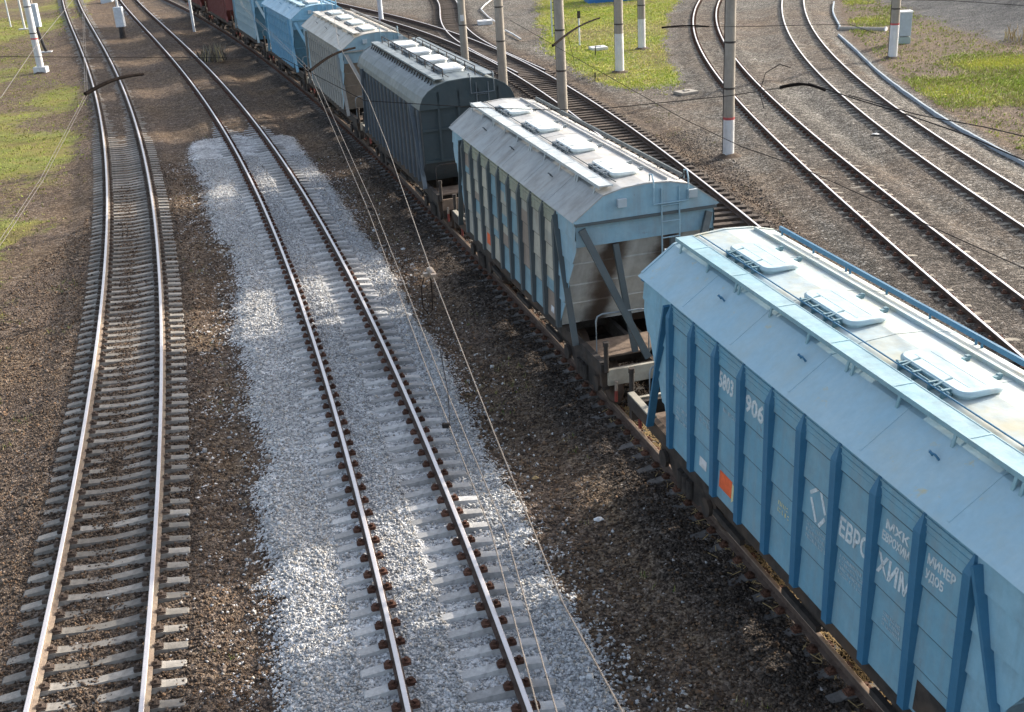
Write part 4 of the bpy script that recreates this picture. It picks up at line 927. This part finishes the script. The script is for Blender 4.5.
tag(MB().tube([(1.0, 83.6, -.2), (1.5, 81, -.18), (1.95, 78.4, -.2)], .055, 6).obj('white_pipe', M['white']), 'short white pipe between two bare concrete poles', 'pipe')

# plastic scraps and a weed clump
def scrap(label, x, y, s, mat, seed):
    r = random.Random(seed); b = MB(); vs = [(s * .5 * (1 + .6 * r.random()) * math.cos(k * PI / 4), s * .4 * (1 + .6 * r.random()) * math.sin(k * PI / 4), r.random() * s * .3) for k in range(8)] + [(0, 0, s * .35), (0, 0, 0)]
    b.add(vs, [(k, (k + 1) % 8, 8) for k in range(8)] + [((k + 1) % 8, k, 9) for k in range(8)]); return tag(b.obj('plastic_scrap', mat, None, (x, y, hgt(x, y) + .01)), label, 'litter')
q = [(590, 497)]
scrap('crumpled white plastic scrap on dark gravel left of the nearest wagon', 1.35, 17.35, .14, M['white'], 2)
scrap('whitish scrap beside the left rail of the outermost track', 15.0, 44.4, .28, M['white'], 3)
scrap('tan paper scrap on the gravel between the grey ballast and train', .3, 19.0, .13, M['straw'], 4)
def weeds(label, x, y, n, h, rad, cols, seed, cat='plant', name='dry_weed'):
    r = random.Random(seed); b = MB()
    for k in range(n):
        a = r.random() * 2 * PI; d = rad * math.sqrt(r.random()); px, py = d * math.cos(a), d * math.sin(a); hh = h * (.4 + .8 * r.random()); w = .012 + .02 * r.random()
        lx, ly = r.uniform(-.4, .4) * hh, r.uniform(-.4, .4) * hh; ca, sa = math.cos(a * 3) * w, math.sin(a * 3) * w
        b.add([(px - ca, py - sa, 0), (px + ca, py + sa, 0), (px + lx * .5 + ca, py + ly * .5 + sa, hh * .6), (px + lx * .5 - ca, py + ly * .5 - sa, hh * .6), (px + lx, py + ly, hh)], [(0, 1, 2, 3), (3, 2, 4)], r.randrange(len(cols)))
    return tag(b.obj(name, cols, None, (x, y, hgt(x, y)), fix=False), label, cat)
M['gr1'] = simple('green_blade', (.33, .43, .055), .8, 0, .3, 9, 0); M['gr2'] = simple('yellow_blade', (.55, .52, .11), .8, 0, .3, 9, 0); M['gr3'] = simple('straw_blade', (.46, .38, .22), .85, 0, .3, 9, 0); M['gr5'] = simple('olive_blade', (.2, .2, .05), .8, 0, .3, 9, 0); M['gr4'] = simple('dark_green_blade', (.08, .14, .025), .8, 0, .3, 9, 0)
weeds('grey dead weed clump beside the right rail, midway to the train', -18.6, 77.8, 240, 1.0, .9, [M['gr3'], M['pole'], M['steel']], 3)
weeds('pale dry weed clump at the foot of the dark mound', 29.9, 65.2, 60, .8, .9, [M['gr3'], M['straw']], 4)
weeds('pale dry weed clump on the dark mound near the right photo edge', 31.6, 65.8, 60, .7, 1.0, [M['gr3'], M['straw']], 6)

yard_weeds()
# grass blades
def grass(name, label, n, region, dens, hmin, hmax, seed, cols):
    r = np.random.default_rng(seed); x = region[0] + (region[1] - region[0]) * r.random(n * 8); y = region[2] + (region[3] - region[2]) * r.random(n * 8)
    q = zones(x, y); k = r.random(len(x)) < dens(x, y, q); x, y = x[k][:n], y[k][:n]; q = {a: b[k][:n] for a, b in q.items()}; n = len(x); z = height(x, y, q) - .02
    T = 4; xx = np.repeat(x, T) + r.normal(0, .07, n * T); yy = np.repeat(y, T) + r.normal(0, .07, n * T); zz = np.repeat(z, T); m = n * T
    a = r.random(m) * 2 * PI; w = .014 + .022 * r.random(m); h = hmin + (hmax - hmin) * r.random(m) ** 1.5; lx = r.normal(0, .45, m) * h; ly = r.normal(0, .45, m) * h
    V = np.stack([np.stack([xx - w * np.cos(a), yy - w * np.sin(a), zz], -1), np.stack([xx + w * np.cos(a), yy + w * np.sin(a), zz], -1), np.stack([xx + lx, yy + ly, zz + h], -1)], 1)
    me = bpy.data.meshes.new(name); me.vertices.add(m * 3); me.vertices.foreach_set('co', V.astype('f4').ravel()); me.loops.add(m * 3); me.loops.foreach_set('vertex_index', np.arange(m * 3, dtype='i4'))
    me.polygons.add(m); me.polygons.foreach_set('loop_start', np.arange(0, m * 3, 3, dtype='i4'))
    for c in cols: me.materials.append(M[c])
    pt = vnoise(np.repeat(x, T), np.repeat(y, T), 3.1, seed + 5) + r.normal(0, .22, m)
    me.polygons.foreach_set('material_index', np.clip((pt * len(cols)).astype('i4'), 0, len(cols) - 1)); me.update()
    o = link(name, me); o['kind'] = 'stuff'; o['label'] = label; o['category'] = 'grass'; return o
grass('meadow_grass', 'bright green and yellow grass around the white footed poles', 24000, (2, 18, 54, 110), lambda x, y, q: np.clip(q['mead'], 0, 1), .04, .14, 21, ('gr1', 'gr2', 'gr1', 'gr2', 'gr3'))
grass('verge_grass', 'patchy dry grass beyond the pale kerb on the right', 26000, (18.5, 44, 38, 100), lambda x, y, q: np.clip(q['far'] * 1.1 - .25, 0, 1) * (1 - q['mound']), .05, .17, 22, ('gr1', 'gr5', 'gr3', 'gr1', 'gr2'))
grass('moss_grass', 'thin mossy grass along the left photo edge', 22000, (-50, -12, 24, 120), lambda x, y, q: np.clip(q['gl'] * .9, 0, 1), .03, .12, 23, ('gr5', 'gr5', 'gr1', 'gr5'))

# dry straw spilt between the rail and the wagons
def straw():
    r = np.random.default_rng(31); n = 2600; y = 9.5 + 12 * r.random(n); u = -.62 + .34 * r.normal(0, .5, n); x = Cc.x(y) + u * 1.0; z = height(x, y) + .015
    m = (np.abs(u + .7925) > .09); x, y, z = x[m], y[m], z[m]; b = MB(); rr = random.Random(5)
    for i in range(len(x)):
        a = rr.random() * PI; l = .03 + .07 * rr.random(); b.bar((x[i] - l * math.cos(a), y[i] - l * math.sin(a), z[i]), (x[i] + l * math.cos(a), y[i] + l * math.sin(a), z[i] + .03 * rr.random()), .012, .008)
    o = b.obj('spilt_straw', M['straw'], fix=False); o['kind'] = 'stuff'; o['label'] = 'dry straw spilt along the rail under the nearest wagon'; o['category'] = 'straw'
straw()

# ------------------------------------------------------------------ overhead line
def wire(name, pts, r, mat, label, cat='wire', group=None, sub=6, sag=0):
    Q = []
    for p, q in zip(pts[:-1], pts[1:]):
        for k in range(sub):
            u = k / sub; Q.append((p[0] + (q[0] - p[0]) * u, p[1] + (q[1] - p[1]) * u, p[2] + (q[2] - p[2]) * u - sag * 4 * u * (1 - u)))
    Q.append(pts[-1]); return tag(MB().tube(Q, r, 6).obj(name, mat), label, cat, group)
OV = 'overhead line wires'
b1 = [(-24, 110, 6.1), (-16.3, 75.2, 6.05), (-9.6, 46.2, 6.02), (-4.6, 29.0, 6.0), (-1.9, 15.8, 6.0), (-.8, 10.0, 6.0), (-.2, 7.0, 6.0), (.45, 2, 6.0), (1.5, -25, 6)]
wire('contact_wire', [(x - .03, y, z) for x, y, z in b1], .0048, M['wire'], 'left one of the paired contact wires over the grey ballast track', 'wire', OV)
wire('contact_wire', [(x + (.075 if y < 30 else .03), y - .03, z) for x, y, z in b1], .0048, M['wire'], 'right one of the paired contact wires over the grey ballast track', 'wire', OV)
m1 = [(-3.9, 29.6, 6.5 + .02), (-2.8, 24.45, 6.0 + .0), (-1.95, 19.6, 6.02)]
single = [(-5.2, 39.0, 6.9), (-3.55, 27.0, 6.88), (-2.2, 19.8, 6.9), (-1.63, 16.3, 6.88), (-.76, 10.9, 6.66), (-.14, 7.25, 6.58), (.2, 5.55, 6.4), (.44, 4.35, 6.55), (1.2, -20, 7)]
wire('messenger_wire', single, .005, M['wire'], 'single messenger wire with a brown insulator, right of the paired contact wires', 'wire', OV)
t = thing('insulator', 'knotted brown insulator on the single messenger wire', 'insulator', (-.76, 10.9, 6.66), .25); t.scale = (1.2, 1.2, 1.2)
b = MB()
for k in range(5): b.tube([(0, -.06 + k * .03, 0), (0, -.045 + k * .03, 0)], .03, 10)
b.obj('insulator_body', M['insul'], t)
b = MB(); b.tube([(.02 * math.cos(a), .07 + .045 * math.sin(a), .01) for a in np.linspace(0, 2 * PI, 12)], .008, 6); b.box(-.025, .02, -.11, -.06, -.02, .02); b.box(-.07, -.03, .0, .04, -.03, .0); b.bar((-.0, -.1, 0), (-.0, .12, 0), .025, .025); b.bar((-.05, .02, -.012), (0, .02, -.012), .02, .015); b.obj('clamp', M['insul'], t)
b = MB(); b.tube([(-.02, -.05, -.02), (-.03, -.1, -.16), (-.05, -.16, -.27), (-.09, -.18, -.3), (-.12, -.12, -.25), (-.1, .0, -.12), (-.04, .06, 0)], .006, 6); b.obj('jumper_loop', M['arm'], t)
# dropper clamps on the pair
for lab, (x, y, z) in (('small dark dropper clamp on the paired wires above the ballast edge', (-1.92, 15.85, 6.0)), ('lower dark dropper clamp on the paired wires, near the photo bottom', (-.62, 8.75, 6.0))):
    tag(MB().box(-.02, .05, -.015, .015, -.02, .02).tube([(.045, .02, 0), (.05, .1, .25), (0, .3, .6)], .004, 5).obj('dropper_clamp', M['wire_dark'], None, (x, y, z)), lab, 'clamp')
a1 = [(-23, 70, 6.1), (-16.3, 47.5, 6.05), (-9.8, 27.6, 6.0), (-7.8, 19.0, 6.0), (-7.1, 15.5, 6.0), (-6, 9, 6), (-5.2, -10, 6)]
wire('contact_wire', a1, .0048, M['wire'], 'left one of the paired contact wires over the leftmost track', 'wire', OV)
wire('contact_wire', [(x + .07, y - .05, z) for x, y, z in a1], .0048, M['wire'], 'right one of the paired contact wires over the leftmost track', 'wire', OV)
wire('messenger_wire', [(-16.5, 46.5, 7.2), (-12.6, 36.1, 7.5), (-9.9, 25.7, 7.5), (-7.9, 18.5, 7.5), (-6.5, 10, 7.6), (-5.4, -8, 8)], .006, M['wire'], 'pale messenger wire crossing the top left corner', 'wire', OV)
# registration arms
def arm(label, p, q, r0=.03, bend=.1, w=1.):
    P = []; p = Vector(p); q = Vector(q)
    for k in range(9):
        u = k / 8; c = p.lerp(q, u); c.z += bend * math.sin(PI * u); P.append(c)
    b = MB().tube(P, [r0 * (1.1 - .35 * k / 8) for k in range(9)], 8); o = tag(b.obj('registration_arm', M['arm']), label, 'wire arm', 'registration arms of the overhead line'); return o
arm('dark registration arm over the leftmost track', (-9.8, 27.6, 6.02), (-8.75, 29.0, 6.2), .045)
arm('dark registration arm in front of the cream wagon, over the paired wires', (-4.6, 29.0, 6.02), (-3.6, 30.6, 6.3), .035)
arm('dark registration arm crossing the bare concrete pole in front of the meadow', (1.6, 30.8, 6.0), (3.2, 34.4, 6.2), .03)
arm('thick dark registration arm right of the thick red banded pole', (5.75, 23.0, 6.0), (6.5, 22.4, 6.0), .03)
arm('dark arm reaching in from the left towards the outermost tracks at the top', (4.05, 27.7, 6.7), (5.05, 27.0, 6.75), .02, .03)
cs = [(-22, 37, 6.3), (-5.6, 31.0, 6.1), (-2.8, 24.5, 6.0), (-.4, 22.95, 6.0), (1.0, 22.25, 6.0), (2.0, 22.0, 6.0), (4.6, 22.4, 6.02), (5.6, 22.9, 6.0), (6.45, 23.2, 6.0)]
wire('cross_span_wire', cs, .008, M['wire_dark'], 'dark cross span wire running over the wagon roofs to the thick pole', 'wire', OV, 4)
wire('contact_wire', [(6.4, 23.3, 6.0), (6.75, 21.6, 6.0), (7.2, 19.8, 6.0), (7.55, 18.0, 6.0), (7.7, 16.2, 6.0), (8.1, 11, 6)], .011, M['wire_dark'], 'dark wire sweeping right over the outermost track', 'wire', OV)
wire('contact_wire', [(6.75, 21.7, 6.02), (7.35, 19.6, 6.02), (8.0, 18.4, 6.02), (8.3, 17.6, 6.02), (9.5, 15.0, 6.05)], .009, M['wire_dark'], 'second dark wire forking away over the outermost track', 'wire', OV)
wire('contact_wire', [(.6, 37, 6.0), (2.4, 26.4, 6.0), (3.4, 20.6, 6.0), (3.95, 18.2, 6.0), (4.5, 16.7, 6.0), (5.1, 14.2, 6.0), (5.7, 11.7, 6.0), (6.6, 7, 6)], .006, M['wire_dark'], 'thin dark wire slanting from the meadow down to the right photo edge', 'wire', OV)
wire('jumper_wire', [(5.1, 21.6, 5.9), (5.15, 22.2, 6.1), (5.4, 22.8, 6.35), (5.75, 23.1, 6.45), (6.0, 23.2, 6.35)], .009, M['wire_dark'], 'looped black jumper wire right of the thick pole', 'wire', OV)
wire('cross_span_wire', [(9, 27.2, 7.1), (10.5, 26.4, 7.05), (11.8, 24.9, 7), (13.5, 23.5, 7)], .006, M['wire_dark'], 'thin dark wire over the dark mound at top right', 'wire', OV)
wire('cross_span_wire', [(4.05, 27.7, 6.7), (6.0, 26.8, 6.72), (8.1, 26.3, 6.7), (8.35, 25.2, 6.62)], .006, M['wire_dark'], 'thin dark wire hooking down over the outermost track at the top', 'wire', OV)
for i, (x, y, z, dz) in enumerate([(-3.1, 26.2, 6.0, -.0), (-2.4, 18.4, 6.0, 0)]):
    pass

# ------------------------------------------------------------------ light, sky, camera
EL = math.radians(22.5); dirx, diry = -.84, -.54; nrm = math.hypot(dirx, diry); dirx /= nrm; diry /= nrm
d = Vector((dirx * math.cos(EL), diry * math.cos(EL), -math.sin(EL)))
sl = bpy.data.lights.new('sun', 'SUN'); sl.energy = 2.6; sl.angle = math.radians(.9); sl.color = (1, .92, .81)
so = bpy.data.objects.new('sun', sl); COL.objects.link(so); so.rotation_euler = d.to_track_quat('-Z', 'Y').to_euler(); so.location = (40, 60, 40)
w = bpy.data.worlds.new('World'); scn.world = w; w.use_nodes = True; nt = w.node_tree; nt.nodes.clear()
sky = nt.nodes.new('ShaderNodeTexSky'); sky.sky_type = 'NISHITA'; sky.sun_disc = False; sky.sun_elevation = EL; sky.sun_rotation = math.atan2(-dirx, -diry); sky.air_density = 1.; sky.dust_density = 4.0; sky.ozone_density = 1.
bg = nt.nodes.new('ShaderNodeBackground'); bg.inputs[1].default_value = .15; ow = nt.nodes.new('ShaderNodeOutputWorld')
hs = nt.nodes.new('ShaderNodeHueSaturation'); hs.inputs['Saturation'].default_value = .72; nt.links.new(sky.outputs[0], hs.inputs['Color']); nt.links.new(hs.outputs[0], bg.inputs[0]); nt.links.new(bg.outputs[0], ow.inputs[0])
cam = bpy.data.cameras.new('camera'); cam.sensor_width = 36; cam.lens = 1131.5 / 1024 * 36; cam.clip_end = 3000; cam.clip_start = .1
co = bpy.data.objects.new('camera', cam); COL.objects.link(co)
PIT, ROL, H = .40595, -.063564, 10.3723
fw = Vector((0, math.cos(PIT), -math.sin(PIT))); rt = Vector((1, 0, 0)); up = rt.cross(fw)
r2 = rt * math.cos(ROL) + up * math.sin(ROL); u2 = -rt * math.sin(ROL) + up * math.cos(ROL)
cam.dof.use_dof = True; cam.dof.focus_distance = 27; cam.dof.aperture_fstop = 4
co.matrix_world = Matrix(((r2.x, u2.x, -fw.x, 0), (r2.y, u2.y, -fw.y, 0), (r2.z, u2.z, -fw.z, H), (0, 0, 0, 1)))
scn.camera = co
vs = scn.view_settings; vs.view_transform = 'Standard'; vs.look = 'None'; vs.exposure = 1.42; vs.gamma = 1; vs.use_curve_mapping = False
scn.cycles.max_bounces = 6; scn.cycles.diffuse_bounces = 3; scn.cycles.use_denoising = True
